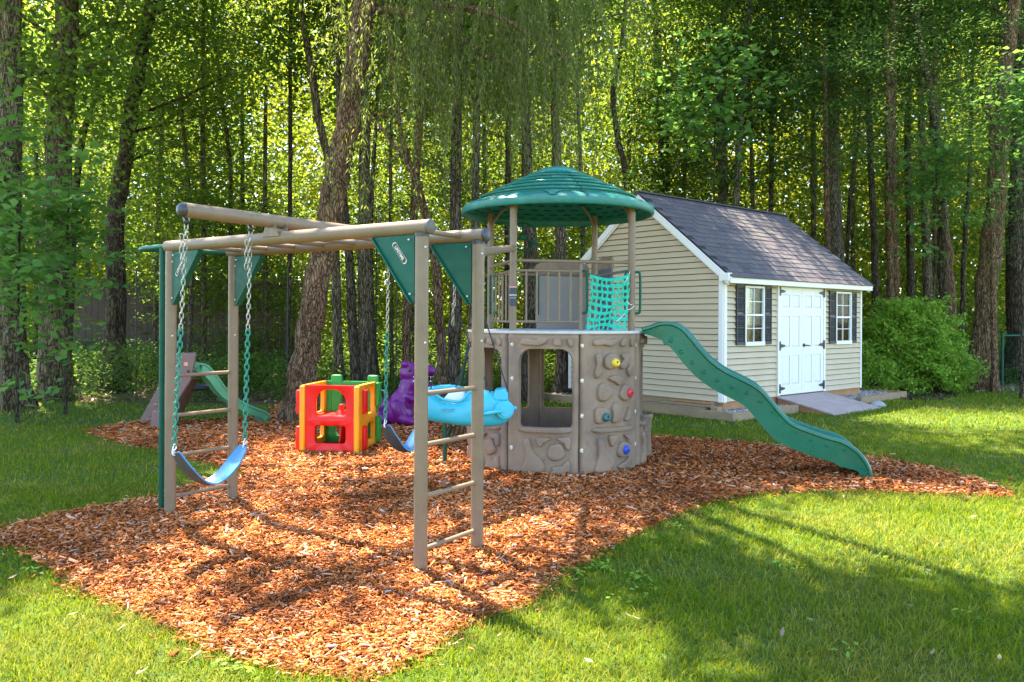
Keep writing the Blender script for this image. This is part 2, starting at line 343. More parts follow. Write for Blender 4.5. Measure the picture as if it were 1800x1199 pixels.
# shed frame needed for the exclusions
ST = .8575; SU = Vector((math.sin(ST), math.cos(ST), 0)); SV = Vector((-math.cos(ST), math.sin(ST), 0)); S0 = Vector((3.232, 12.416, 0))
WG, LF = 3.32, 4.44; ZB, ZE, ZP = .234, 2.248, 3.58
def sh(u, v, z=0): return S0 + SU * u + SV * v + Vector((0, 0, z))
bed = [sh(-.34, -.40), sh(LF + .95, -.40), sh(LF + .95, 2.2), sh(LF + .95, WG + .5), sh(-.34, WG + .5)]
BED = [(p.x, p.y) for p in bed]
XP = 1.55
def wedge_pts(n, y0, y1, xpad=XP):
    Y = np.sqrt(rng.uniform(y0 * y0, y1 * y1, n)); X = rng.uniform(-1, 1, n) * Y * (900 / F) * xpad; return X, Y
def area(y0, y1): return (y1 * y1 - y0 * y0) * (900 / F) * XP
# wood chips
def chips(y0, y1, dens, Ls, Ws):
    n = int(area(y0, y1) * dens); X, Y = wedge_pts(n, y0, y1)
    spill = rng.normal(0, .03, (2, n)) * rng.exponential(1.2, n); k = pip(X + spill[0], Y + spill[1], MUL); X, Y = X[k], Y[k]; n = len(X)
    L = rng.lognormal(math.log(Ls), .45, n); W = rng.lognormal(math.log(Ws), .35, n); H = W * rng.uniform(.25, .6, n)
    a = rng.uniform(0, 2 * math.pi, n); tilt = rng.normal(0, .28, n); z = .012 + rng.uniform(0, .03, n)
    d = np.stack([np.cos(a) * np.cos(tilt), np.sin(a) * np.cos(tilt), np.sin(tilt)], 1); s = np.stack([-np.sin(a), np.cos(a), np.zeros(n)], 1)
    rl = rng.normal(0, .5, n)[:, None]; up = np.cross(d, s); s2 = s * np.cos(rl) + up * np.sin(rl); u2 = np.cross(d, s2)
    C = np.stack([X, Y, z], 1); l, w_, h = L[:, None] / 2, W[:, None] / 2, H[:, None]
    t = rng.uniform(.2, .9, (n, 1)); k2 = rng.uniform(-.5, .5, (n, 1))
    V = np.stack([C - d * l - s2 * w_ * t, C - d * l * .9 + s2 * w_, C + d * l + s2 * w_ * t, C + d * l * .85 - s2 * w_,
                  C - d * l - s2 * w_ * t + u2 * h, C - d * l * .9 + s2 * w_ * .8 + u2 * h, C + d * l + s2 * w_ * t + u2 * h * (1 + k2), C + d * l * .85 - s2 * w_ + u2 * h], 1)
    return V
Vs = np.concatenate([chips(3.0, 4.6, 6200, .029, .0066), chips(4.6, 7.0, 3400, .032, .0085), chips(7.0, 10.5, 1600, .038, .0115), chips(10.5, 14.8, 700, .05, .016)])
n = len(Vs); fq = np.array([(4, 5, 6, 7), (0, 1, 5, 4), (1, 2, 6, 5), (2, 3, 7, 6), (3, 0, 4, 7)]); Fq = (np.arange(n)[:, None, None] * 8 + fq[None]).reshape(-1, 4)
print('chips', n)
m, nt_, o_ = mat_base('wood_chips'); p_ = nd(nt_, 'ShaderNodeBsdfPrincipled'); g_ = nd(nt_, 'ShaderNodeNewGeometry')
c_ = ramp(nt_, g_.outputs['Random Per Island'], [(0, (.07, .022, .008)), (.2, (.24, .065, .014)), (.5, (.52, .145, .030)), (.8, (.64, .22, .065)), (.94, (.72, .38, .20)), (1, (.45, .39, .33))])
dn2 = ramp(nt_, noise(nt_, 1.1, 6, .7, vec=g_.outputs['Position']), [(.36, (.50, .45, .42)), (.56, (1, 1, 1))]); mm_ = nd(nt_, 'ShaderNodeMix', data_type='RGBA', blend_type='MULTIPLY'); mm_.inputs[0].default_value = 1; nt_.links.new(c_, mm_.inputs[6]); nt_.links.new(dn2, mm_.inputs[7]); nt_.links.new(mm_.outputs[2], p_.inputs[0]); p_.inputs['Roughness'].default_value = .85; p_.inputs['Specular IOR Level'].default_value = .1; nt_.links.new(p_.outputs[0], o_.inputs[0])
stuff(link('wood_chips', np_mesh('wood_chips', Vs.reshape(-1, 3), Fq, m)))
# grass
def gmat():
    m, nt, o = mat_base('grass_blades'); g = nd(nt, 'ShaderNodeNewGeometry')
    a = ramp(nt, g.outputs['Random Per Island'], [(0, (.045, .105, .003)), (.5, (.118, .188, .004)), (.9, (.235, .275, .006)), (1, (.36, .29, .06))])
    b = ramp(nt, g.outputs['Random Per Island'], [(0, (.12, .12, .010)), (.5, (.22, .20, .02)), (1, (.42, .33, .11))])
    k = ramp(nt, noise(nt, .9, 5, .65, vec=g.outputs['Position']), [(.46, (.0,) * 3), (.66, (.75,) * 3)])
    mx = nd(nt, 'ShaderNodeMix', data_type='RGBA'); nt.links.new(k, mx.inputs[0]); nt.links.new(a, mx.inputs[6]); nt.links.new(b, mx.inputs[7])
    p = nd(nt, 'ShaderNodeBsdfPrincipled'); nt.links.new(mx.outputs[2], p.inputs[0]); p.inputs['Roughness'].default_value = .6; p.inputs['Specular IOR Level'].default_value = .08
    t = nd(nt, 'ShaderNodeBsdfTranslucent'); h = nd(nt, 'ShaderNodeMix', data_type='RGBA'); h.inputs[0].default_value = .4; nt.links.new(mx.outputs[2], h.inputs[6]); h.inputs[7].default_value = (.34, .36, .006, 1); nt.links.new(h.outputs[2], t.inputs[0])
    ms = nd(nt, 'ShaderNodeMixShader'); ms.inputs[0].default_value = .42; nt.links.new(p.outputs[0], ms.inputs[1]); nt.links.new(t.outputs[0], ms.inputs[2]); nt.links.new(ms.outputs[0], o.inputs[0]); return m
GRASSM = gmat()
def blades(y0, y1, dens, H, W, tall=0):
    n = int(area(y0, y1) * dens); X, Y = wedge_pts(n, y0, y1)
    ed = edge_dist(X, Y, MUL)
    inm = pip(X, Y, MUL); k = (~inm | (ed < rng.exponential(.028, n))) & ~pip(X, Y, BED) & pip(X, Y, LAWN)
    # worn thin ground at the back left and beside the wood
    thin = ((X < -2) & (Y > 11.2)) | ((Y > 16.6) & (X > 8)); k &= ~(thin & (rng.uniform(0, 1, n) < .55))
    X, Y = X[k], Y[k]; ed = ed[k]; n = len(X)
    cl = .5 + .5 * np.sin(X * 3.1 + 1.3 * np.sin(Y * 2.3)) * np.sin(Y * 3.7 + 1.1 * np.sin(X * 2.9)); cl2 = .5 + .5 * np.sin(X * 11 + 2 * np.sin(Y * 7)) * np.sin(Y * 13 + 2 * np.sin(X * 9))
    h = H * rng.uniform(.4, 1.35, n) * (.75 + .35 * cl + .25 * cl2); a = rng.uniform(0, 2 * math.pi, n); ln = rng.uniform(.3, 1.7, n)
    D = np.stack([np.cos(a), np.sin(a), 0 * a], 1); S = np.stack([-np.sin(a), np.cos(a), 0 * a], 1); U = np.array([[0, 0, 1.]])
    C = np.stack([X, Y, np.full(n, .001)], 1); hh = h[:, None]; L = ln[:, None]; w_ = W * rng.uniform(.7, 1.3, (n, 1))
    return C, D, S, U, hh, L, w_
V3 = []; F3 = []; base = 0
for (a, b, dn, H, W, seg) in ((3.0, 4.6, 7600, .036, .0019, 2), (4.6, 7.2, 3600, .036, .0028, 2), (7.2, 11, 1500, .038, .005, 1), (11, 19.5, 460, .040, .010, 1)):
    C, D, S, U, hh, L, w_ = blades(a, b, dn, H, W); n = len(C)
    if seg == 2:
        M = C + U * hh * .6 + D * hh * L * .25; T = C + U * hh + D * hh * L * .9
        V = np.stack([C - S * w_, C + S * w_, M - S * w_ * .8, M + S * w_ * .8, T], 1); f = np.array([(0, 1, 3), (0, 3, 2), (2, 3, 4)])
    else:
        T = C + U * hh + D * hh * L * .6; V = np.stack([C - S * w_, C + S * w_, T], 1); f = np.array([(0, 1, 2)])
    k = V.shape[1]; V3.append(V.reshape(-1, 3)); F3.append((np.arange(n)[:, None, None] * k + f[None]).reshape(-1, 3) + base); base += n * k
print('grass tris', sum(len(f) for f in F3))
stuff(link('grass', np_mesh('grass', np.concatenate(V3), np.concatenate(F3), GRASSM)))

# ------------------------------------------------------------------ leaves
def leaves(C, L, W, tilt=.6, droop=0, seed=0, bend=.25):
    """C (n,3) centres -> folded kite leaves, one quad pair each (6 corners -> two quads)"""
    r = np.random.default_rng(seed); n = len(C); a = r.uniform(0, 2 * math.pi, n); t = r.normal(-droop, tilt, n)
    d = np.stack([np.cos(a) * np.cos(t), np.sin(a) * np.cos(t), np.sin(t)], 1); s = np.stack([-np.sin(a), np.cos(a), 0 * a], 1)
    ro = r.normal(0, tilt, n)[:, None]; u = np.cross(d, s); s = s * np.cos(ro) + u * np.sin(ro); u = np.cross(d, s)
    l = (L * r.uniform(.6, 1.3, n))[:, None]; w_ = (W * r.uniform(.7, 1.25, n))[:, None] / 2
    B = C - d * l * .5; T = C + d * l * .5 - u * l * bend * .3; m1 = C - d * l * .12
    V = np.stack([B, m1 + s * w_ + u * l * bend * .2, T, m1 - s * w_ + u * l * bend * .2], 1)
    Fq = np.arange(n * 4).reshape(n, 4); return V.reshape(-1, 3), Fq
def clusters(n_cl, per, sampler, spread, seed, flat_=.35):
    r = np.random.default_rng(seed); cc = sampler(r, n_cl); k = np.repeat(np.arange(n_cl), per); m_ = len(k)
    o = r.normal(0, 1, (m_, 3)) * np.array([spread, spread, spread * flat_]); return cc, cc[k] + o
def ell(rx, rz, hollow=.5, zoff=0):
    def f(r, n):
        v = r.normal(0, 1, (n, 3)); v /= np.linalg.norm(v, axis=1)[:, None]; rad = (hollow + (1 - hollow) * r.uniform(0, 1, n) ** .6)[:, None]
        lump = 1 + .25 * np.sin(v[:, :1] * 5 + 1) * np.sin(v[:, 1:2] * 4) + .15 * np.sin(v[:, 2:] * 6)
        return v * rad * lump * np.array([rx, rx, rz]) + np.array([0, 0, zoff])
    return f
def crown_mesh(name, mat, n_cl, per, rx, rz, L, W, spread, seed, flat_=.35, tilt=.6, droop=.15, hollow=.45, twigs=True):
    cc, C = clusters(n_cl, per, ell(rx, rz, hollow), spread, seed, flat_); V, Fq = leaves(C, L, W, tilt, droop, seed); return np_mesh(name, V, Fq, mat), cc
def trunk_mb(path, rad, n=12, flare=1.5, seed=0):
    """tapered, slightly wandering trunk through world points with a root flare"""
    r = random.Random(seed); pts = catmull(path, 5); m_ = len(pts)
    cum = [0]
    for i in range(1, m_): cum.append(cum[-1] + (pts[i] - pts[i - 1]).length)
    nr = len(rad); rr = []
    for i in range(m_):
        t = i / (m_ - 1) * (nr - 1); k = min(int(t), nr - 2); q = rad[k] + (rad[k + 1] - rad[k]) * (t - k)
        h = pts[i].z - pts[0].z; rr.append(q * (1 + (flare - 1) * math.exp(-max(h, 0) / (rad[0] * 2.2))))
        if 0 < i < m_ - 1: pts[i] += Vector((r.uniform(-1, 1), r.uniform(-1, 1), 0)) * q * .18
    mb = MB(); mb.tube(pts, rr, n)
    # ridged outline: push ring corners in and out
    for i in range(m_):
        for j in range(n):
            k = i * n + j; h = pts[i].z - pts[0].z; am = .05 + (.22 * math.exp(-max(h, 0) / (rad[0] * 2.5)))
            mb.v[k] = pts[i] + (mb.v[k] - pts[i]) * (1 + am * math.sin(j * 2 * math.pi / n * 4 + seed + h * .4) + r.uniform(-.04, .04))
    return mb, pts, rr
def limbs(parent, mat, start, ends, r0, seed=0):
    r = random.Random(seed)
    for e in ends:
        mb = MB(); a = start(e); L = (e - a).length
        mid = a.lerp(e, .5) + Vector((r.uniform(-.1, .1), r.uniform(-.1, .1), r.uniform(-.02, .14))) * L
        mb.tube(catmull([a, mid, e], 4), [r0, r0 * .75] + [r0 * .5] * 3 + [r0 * .35] * 2 + [r0 * .25, r0 * .12], 5, cap=False); mb.build('branch', mat, parent, smooth=True)
CROWNS = {}
def get_crown(kind):
    if kind not in CROWNS:
        k, i = kind.rsplit('_', 1); i = int(i)
        if k == 'tall': CROWNS[kind] = crown_mesh('tall_crown', LF_MID, 270, 42, 2.5, 4.5, .13, .085, .42, 10 + i)
        elif k == 'sap': CROWNS[kind] = crown_mesh('sapling_crown', LF_MID, 130, 36, 1.35, 2.3, .105, .07, .30, 30 + i, .22, .45, .1, .2)
        elif k == 'dark': CROWNS[kind] = crown_mesh('dark_crown', LF_DARK, 230, 42, 2.2, 3.9, .12, .08, .40, 50 + i)
        elif k == 'hem': CROWNS[kind] = crown_mesh('hemlock_crown', LF_HEM, 150, 60, 2.3, 2.6, .10, .022, .42, 70 + i, .16, .25, .25, .2)
        elif k == 'maple': CROWNS[kind] = crown_mesh('maple_crown', LF_MAPLE, 44, 22, .95, 1.15, .13, .12, .24, 90 + i, .25, .35, .2, .1)
    return CROWNS[kind]
def tree(name, label, d, pts, bark=0, crown=None, cz=9.5, cs=1.0, top=13.5, cat='tree', group=None, coff=(0, 0), cscale=None, nlimb=9, n=12, extra=None):
    """pts: (px, py, width px) from foot to highest visible point"""
    P3 = [at(px, py, d) for px, py, _ in pts]; R = [w_ / 2 * d / F for _, _, w_ in pts]
    base_z = max(0, (d - 24) * .035); f = P3[0].copy(); f.z = base_z - .05; P3[0] = f
    if P3[1].z < .4: P3.pop(1); R.pop(1)
    dr = (P3[-1] - P3[-2]); dr = dr / max(dr.z, .1)
    while P3[-1].z < top - .6:
        P3.append(P3[-1] + dr * min(2.6, top - P3[-1].z) * 1.0); R.append(R[-1] * .72)
    o = thing(name, (f.x, f.y, base_z), label, cat, group)
    mb, pts3, rr = trunk_mb(P3, R, n=n, seed=abs(hash(label)) % 97 if False else sum(map(ord, label)) % 97)
    mb.build('trunk', BARKS[bark], o, smooth=True, angle=60)
    if crown:
        me, cc = get_crown(crown); s = cscale or (cs, cs, cs)
        near = min(pts3, key=lambda q: abs(q.z - cz)); c = Vector((near.x + coff[0], near.y + coff[1], cz)); rz = random.uniform(0, 6.28)
        cr = link('crown', me, o, world=c, rot=(0, 0, rz)); cr.scale = s
        rm = Matrix.Rotation(rz, 3, 'Z'); rs = random.Random(sum(map(ord, label)))
        ends = [c + rm @ Vector((q[0] * s[0], q[1] * s[1], q[2] * s[2])) for q in [cc[rs.randrange(len(cc))] for _ in range(nlimb)]]
        limbs(o, BARKS[bark], lambda e: min(pts3, key=lambda q: abs(q.z - (e.z - (e.xy - q.xy).length * .45))), ends, max(R[0] * .28, .018), rs.random())
    return o
# ------------------------------------------------------------------ the shed
shed = thing('garden_shed', sh(LF / 2, WG / 2, 0), 'cream sided garden shed with dark shingle roof and white double doors', 'shed')
NF, NG = -SV, -SU                 # outward normals: door wall, gable wall
UP = Vector((0, 0, 1))
def fr(u, z, out=0): return sh(u, -out, z)
def ga(v, z, out=0): return sh(-out, v, z)
# carcass (solid core kept behind the boards, open in front where the windows are)
core = MB(); g = .05
slope = (ZP - ZE) / (WG / 2)
def rz_(v): return ZE + slope * min(v, WG - v)
fuw, fz = lambda px, py: None, None
def fu(px, py): return onplane(px, py, S0.xy, SU.xy)
WIN = []
for (xa, xb, ya, yb, sl0, sl1, sr0, sr1) in ((1306.5, 1340, 502, 605, 1291, 1306, 1340.8, 1352.5), (1466.5, 1493, 512.5, 602.5, 1455, 1466, 1493.4, 1502)):
    ua, zt = fu(xa, ya); ub, zb_ = fu(xb, yb - 1); z2 = fu(xa, yb)[1]
    WIN.append((ua, ub, z2, zt, fu(sl0, 500)[0], fu(sl1, 500)[0], fu(sr0, 500)[0], fu(sr1, 500)[0]))
DU0, DZT = fu(1364.5, 493); DU1 = fu(1447.5, 500)[0]
# wall slabs
def slab(name, poly, mat, parent, th): mb = MB(); mb.prism(poly, th); return mb.build(name, mat, parent)
wl = MB()
cuts = [(g, WIN[0][0], ZB, ZE), (WIN[0][0], WIN[0][1], ZB, WIN[0][2]), (WIN[0][0], WIN[0][1], WIN[0][3], ZE), (WIN[0][1], WIN[1][0], ZB, ZE), (WIN[1][0], WIN[1][1], ZB, WIN[1][2]), (WIN[1][0], WIN[1][1], WIN[1][3], ZE), (WIN[1][1], LF - g, ZB, ZE)]
for a, b, z0, z1 in cuts: wl.prism([sh(a, .01, z0), sh(b, .01, z0), sh(b, .01, z1), sh(a, .01, z1)], SV * .07)
wl.build('front_wall', LAP_SHADE, shed)
wg = MB(); wg.prism([sh(.01, .01, ZB), sh(.01, WG - .01, ZB), sh(.01, WG - .01, ZE), sh(.01, WG / 2, ZP - .05), sh(.01, .01, ZE)], SU * .06)
wg.prism([sh(LF - .01, .01, ZB), sh(LF - .01, WG - .01, ZB), sh(LF - .01, WG - .01, ZE), sh(LF - .01, WG / 2, ZP - .05), sh(LF - .01, .01, ZE)], -SU * .06)
wg.prism([sh(.01, WG - .02, ZB), sh(LF - .01, WG - .02, ZB), sh(LF - .01, WG - .02, ZE), sh(.01, WG - .02, ZE)], SV * .02)
wg.build('side_wall', LAP_SHADE, shed)
fl = MB(); fl.box(sh(LF / 2, WG / 2, ZB - .02), (LF - .04, WG - .04, .04), SU, SV); fl.build('floor_deck', TIMB, shed)
for u_, v_ in ((1.0, 1.6), (3.3, 1.7)):
    c = MB(); c.box(sh(u_ + .25, .9, 1.1), (.05, .5, 1.75), SU, SV); c.build('stud', INSIDE, shed)
# siding
CH = .0945
def board(parent, P, U, N, u0, u1, z0, z1, u0t=None, u1t=None, e0=.004, e1=.030):
    u0t = u0 if u0t is None else u0t; u1t = u1 if u1t is None else u1t
    z0 += .011; mb = MB(); a = P(u0, z0, 0); b = P(u1, z0, 0); c = P(u1t, z1, 0); d = P(u0t, z1, 0)
    A, B, C, D = a + N * e1, b + N * e1, c + N * e0, d + N * e0; k = (z1 - z0)
    A2, B2 = A + UP * .008, B + UP * .008
    mb.add([a, b, c, d, A, B, C, D], [(4, 5, 6, 7), (0, 4, 7, 3), (1, 2, 6, 5), (0, 1, 5, 4), (3, 7, 6, 2)]); return mb.build('siding_board', SIDING, parent)
z = ZB - .01
while z < ZE - .02:
    z1 = min(z + CH, ZE - .005); segs = [(.075, LF - .05)]
    if z < DZT - .01: segs = [(.075, DU0), (DU1, LF - .05)]
    for a, b in segs:
        parts = [(a, b)]
        for wv in WIN:
            new = []
            for (c, d) in parts:
                if c < wv[0] and d > wv[1] and z < wv[3] and z1 > wv[2] and False: new += [(c, wv[0]), (wv[1], d)]
                elif c < wv[0] and d > wv[1] and z1 > wv[2] + .01 and z < wv[3] - .01: new += [(c, wv[0]), (wv[1], d)]
                else: new.append((c, d))
            parts = new
        for c, d in parts: board(shed, fr, SU, NF, c, d, z, z1)
    z += CH
z = ZB - .01
while z < ZP - .09:
    z1 = min(z + CH, ZP - .06)
    def lim(zz): return max(.07, (zz - ZE) / slope + .03) if zz > ZE - .1 else .07
    a0, a1 = lim(z), lim(z1); board(shed, ga, SV, NG, a0, WG - a0, z, z1, a1, WG - a1); z += CH
# corner trims, frieze, rake, fascia, soffit
def trim(c, size, ex, ey, name='corner_trim', mat=TRIMW, ez=UP, bev=.004):
    mb = MB(); mb.box(c, size, ex, ey, ez); return mb.build(name, mat, shed, bevel=bev)
hgt = ZE - ZB + .02; zc = (ZE + ZB) / 2
trim(sh(.035, -.015, zc), (.07, .03, hgt), SU, SV); trim(sh(-.014, .025, zc), (.024, .08, hgt - .004), SU, SV)
trim(sh(LF - .022, -.015, zc), (.05, .03, hgt), SU, SV)
trim(sh(-.014, WG - .03, zc), (.026, .06, hgt), SU, SV)
trim(sh(LF / 2, -.015, ZE - .06), (LF - .14, .026, .08), SU, SV, 'frieze_board', SIDING)
EO, RO = .17, .07     # eave and rake overhang
def roofp(v, out=0): return ZE + slope * v + out
nrm = (SV * -slope + UP).normalized(); nb = (SV * slope + UP).normalized(); dn = (-SV - UP * slope).normalized()
L_sl = math.hypot(WG / 2 + EO, slope * (WG / 2 + EO))
rd = MB()
for sgn in (1, -1):
    v0 = -EO if sgn == 1 else WG + EO; z0 = ZE - slope * EO + .02; N = nrm if sgn == 1 else nb
    rd.prism([sh(-RO, v0, z0), sh(LF + RO, v0, z0), sh(LF + RO, WG / 2, ZP + .02), sh(-RO, WG / 2, ZP + .02)], N * .035)
rd.build('roof_deck', DARKIN, shed)
fz = ZE - slope * EO
trim(sh(LF / 2, -EO - .012, fz - .005), (LF + 2 * RO + .02, .022, .105), SU, SV, 'fascia_board')
trim(sh(LF / 2, -EO / 2, fz - .045), (LF + .1, EO - .004, .014), SU, SV, 'soffit_board')
for uu, s_ in ((-RO - .012, 1), (LF + RO + .012, -1)):
    for sgn in (1, -1):
        vm = (WG / 2 - EO) / 2 if sgn == 1 else WG - (WG / 2 - EO) / 2; zm = (ZP + fz) / 2 - .03
        ax = (SV * sgn + UP * slope).normalized(); nn = nrm if sgn == 1 else nb
        trim(sh(uu, vm, zm), (.022, L_sl - .0, .10), SU, ax, 'rake_board', TRIMW, nn)
        trim(sh(uu + .028 * s_, vm, zm - .06), (.03, L_sl - .06, .05), SU, ax, 'rake_board', TRIMW, nn)
trim(sh(-.06, -.085, ZE - .10), (.10, .17, .12), SU, SV, 'eave_return')
# shingles: staggered tabs, each its own piece
NC, NT = 17, 15; cw = (LF + 2 * RO + .02) / NT; chh = L_sl / NC
tab = []
for i in range(4):
    mb = MB(); w_ = cw - .006; h_ = chh + .05
    th = (.006, .009, .007, .011)[i]; mb.add([(-w_ / 2, 0, .004 + th), (w_ / 2, 0, .004 + th), (w_ / 2, h_, .001), (-w_ / 2, h_, .001), (-w_ / 2, 0, 0), (w_ / 2, 0, 0)], [(0, 1, 2, 3), (4, 5, 1, 0), (4, 0, 3), (5, 2, 1)])
    me = bpy.data.meshes.new('shingle'); me.from_pydata([tuple(q) for q in mb.v], [], mb.f); me.materials.append(SHINGA[i]); tab.append(me)
ax_up = (SV + UP * slope).normalized(); Rm = Matrix((SU, ax_up, nrm)).transposed(); Re = Rm.to_euler()
eave = sh(-RO - .01, -EO - .03, fz - slope * .03 + .02) + nrm * .036
sr = random.Random(5)
for r_ in range(NC):
    offs = (r_ % 2) * .5 + sr.uniform(-.12, .12)
    for c_ in range(-1, NT + 1):
        x0 = (c_ + .5 + offs) * cw; wfull = (LF + 2 * RO + .02)
        if x0 - cw / 2 < -cw * .42 or x0 + cw / 2 > wfull + cw * .42: continue
        x0 = min(max(x0, cw / 2), wfull - cw / 2)
        p = eave + SU * x0 + ax_up * (r_ * chh + sr.uniform(-.004, .004)) + nrm * (sr.uniform(0, .003))
        link('shingle', tab[sr.choice((0, 0, 1, 1, 2, 3))], shed, world=p, rot=Re)
rc = MB(); rc.box(sh(LF / 2, WG / 2, ZP + .062), (LF + 2 * RO + .03, .16, .02), SU, SV); rc.prism([sh(-RO - .015, WG / 2 - .1, ZP - .005), sh(-RO - .015, WG / 2, ZP + .075), sh(-RO - .015, WG / 2 + .1, ZP - .005)], SU * (LF + 2 * RO + .03))
rc.build('ridge_cap', SHINGA[2], shed)
# windows
def bar(mb, a, b, z0, z1, o0, o1): mb.prism([fr(a, z0, o0), fr(b, z0, o0), fr(b, z1, o0), fr(a, z1, o0)], NF * (o1 - o0))
for (ua, ub, z0, z1, s0, s1, s2, s3) in WIN:
    f = MB(); t = .035
    bar(f, ua, ua + t, z0, z1, .0, .045); bar(f, ub - t, ub, z0, z1, .0, .045); bar(f, ua + t, ub - t, z1 - t, z1, .0, .045); bar(f, ua - .0, ub + .0, z0 - .03, z0 + t, .0, .055)
    fo = f.build('window', TRIMW, shed, bevel=.003)
    zm = (z0 + z1) / 2; um = (ua + ub) / 2; mbn = MB()
    bar(mbn, ua + t, ub - t, zm - .016, zm + .016, .004, .034)
    for zz in ((z0 + t + zm) / 2, (z1 - t + zm) / 2): bar(mbn, ua + t, ub - t, zz - .006, zz + .006, .010, .022)
    bar(mbn, um - .006, um + .006, z0 + t, z1 - t, .011, .023); mbn.build('muntin', TRIMW, fo)
    for i in range(2):
        for (za, zb2) in ((z0 + t, (z0 + t + zm) / 2), ((z0 + t + zm) / 2, zm - .016), (zm + .016, (z1 - t + zm) / 2), ((z1 - t + zm) / 2, z1 - t)):
            a = ua + t if i == 0 else um + .006; b = um - .006 if i == 0 else ub - t
            pm = MB(); bar(pm, a, b, za + .006, zb2 - .006, .012, .016); pm.build('pane', GLASS, fo)
    for a, b in ((s0, s1), (s2, s3)):
        s_ = MB(); bar(s_, a, a + .018, z0 - .01, z1 + .01, .021, .05); bar(s_, b - .018, b, z0 - .01, z1 + .01, .021, .05)
        for zz in (z0 - .01, zm - .02, z1 - .03): bar(s_, a + .018, b - .018, zz, zz + .04, .021, .048)
        so = s_.build('shutter', SHUT, shed, bevel=.002); lv = MB(); zz = z0 + .035
        while zz < z1 - .035:
            if abs(zz - zm) > .03: lv.prism([fr(a + .018, zz, .024), fr(a + .018, zz + .02, .024), fr(a + .018, zz + .004, .046), fr(a + .018, zz - .004, .046)], SU * (b - a - .036))
            zz += .026
        stuff(lv.build('louvres', SHUT, so))
# doors
dzb = ZB + .005; t = .055
df = MB(); bar(df, DU0 - .005, DU0 + t, dzb, DZT, .0, .045); bar(df, DU1 - t, DU1 + .005, dzb, DZT, .0, .045); bar(df, DU0 + t, DU1 - t, DZT - .10, DZT, 0, .045)
df.build('door_frame', TRIMW, shed, bevel=.003)
dm = (DU0 + DU1) / 2 - .01
for k, (a, b) in enumerate(((DU0 + t + .004, dm - .003), (dm + .003, DU1 - t - .004))):
    d_ = MB(); zt = DZT - .105; z0 = dzb + .01; H = zt - z0; W = b - a
    cols = [(a + W * .12, a + W * .45), (a + W * .55, a + W * .88)]; rows = [(z0 + H * .09, z0 + H * .36), (z0 + H * .44, z0 + H * .73), (z0 + H * .81, z0 + H * .93)]
    bar(d_, a, cols[0][0], z0, zt, .0, .035); bar(d_, cols[0][1], cols[1][0], z0, zt, .0, .035); bar(d_, cols[1][1], b, z0, zt, .0, .035)
    zs = [z0] + [q for r_ in rows for q in r_] + [zt]
    for i in range(0, len(zs), 2):
        for c0, c1 in cols: bar(d_, c0, c1, zs[i], zs[i + 1], .0, .035)
    do = d_.build('door', DOORW, shed, bevel=.002)
    for c0, c1 in cols:
        for r0, r1 in rows:
            p_ = MB(); bar(p_, c0, c1, r0, r1, .012, .020); q = .03
            p_.add([fr(c0, r0, .020), fr(c1, r0, .020), fr(c1, r1, .020), fr(c0, r1, .020), fr(c0 + q, r0 + q, .032), fr(c1 - q, r0 + q, .032), fr(c1 - q, r1 - q, .032), fr(c0 + q, r1 - q, .032)], [(4, 5, 6, 7), (0, 1, 5, 4), (1, 2, 6, 5), (2, 3, 7, 6), (3, 0, 4, 7)])
            p_.build('door_panel', DOORW, do)
    for zz in (z0 + H * .06, z0 + H * .455, zt - H * .04):
        hg = MB(); e = a if k == 0 else b; s_ = 1 if k == 0 else -1
        lo, hi = sorted((e - .03 * s_, e + .01 * s_)); bar(hg, lo, hi, zz - .075, zz + .075, .036, .052)
        hg.prism([fr(e + .01 * s_, zz - .035, .037), fr(e + .15 * s_, zz - .012, .037), fr(e + .15 * s_, zz + .012, .037), fr(e + .01 * s_, zz + .035, .037)], NF * .010); hg.build('hinge', IRON, do)
    if k == 1:
        hd = MB(); zz = z0 + H * .455; hd.lathe([(0, 0), (.03, 0), (.03, .012), (0, .012)], fr(a + .05, zz, .036), NF, 12); hd.tube([fr(a + .05, zz, .045), fr(a + .05, zz, .075), fr(a + .08, zz, .08), fr(a + .17, zz - .012, .08)], .010, 8); hd.build('handle', IRON, do, smooth=True)
# skids and blocks under the walls
sk = MB(); sk.box(sh(LF / 2, .03, ZB - .07), (LF - .02, .06, .12), SU, SV); sk.build('skid_beam', TIMR, shed)
sk = MB(); sk.box(sh(.03, WG / 2, ZB - .07), (.06, WG - .14, .12), SU, SV); sk.build('skid_beam', TIMB, shed)
for u_, v_ in ((.12, .12), (.12, 1.7), (2.2, .1), (LF - .15, .12), (.15, WG - .15)):
    b = MB(); b.box(sh(u_, v_, .07), (.2, .2, .14), SU, SV); b.build('support_block', STONE, shed, bevel=.008)
# gravel bed with timber edging
EH = .13
flat('gravel_bed', [(sh(u, v).x, sh(u, v).y) for u, v in ((-.34, -.4), (LF + .95, -.4), (LF + .95, WG + .5), (-.34, WG + .5))], .088, GRAVM)
n = 15000; U_ = rng.uniform(-.32, LF + .92, n); V_ = rng.uniform(-.38, WG + .45, n); k = (V_ < .25) | (U_ < .25) | (U_ > LF - .1); k &= ~((U_ > 1.35) & (U_ < 2.85) & (V_ < -.02) & False); U_, V_ = U_[k], V_[k]; n = len(U_)
C = np.array([S0.x, S0.y, .09]) + U_[:, None] * np.array(SU) + V_[:, None] * np.array(SV); C[:, 2] += rng.uniform(0, .02, n)
oc = np.array([(1, 0, 0), (-1, 0, 0), (0, 1, 0), (0, -1, 0), (0, 0, .7), (0, 0, -.4)]); R_ = rng.uniform(.008, .02, (n, 1, 1)); ja = rng.uniform(.6, 1.3, (n, 6, 1))
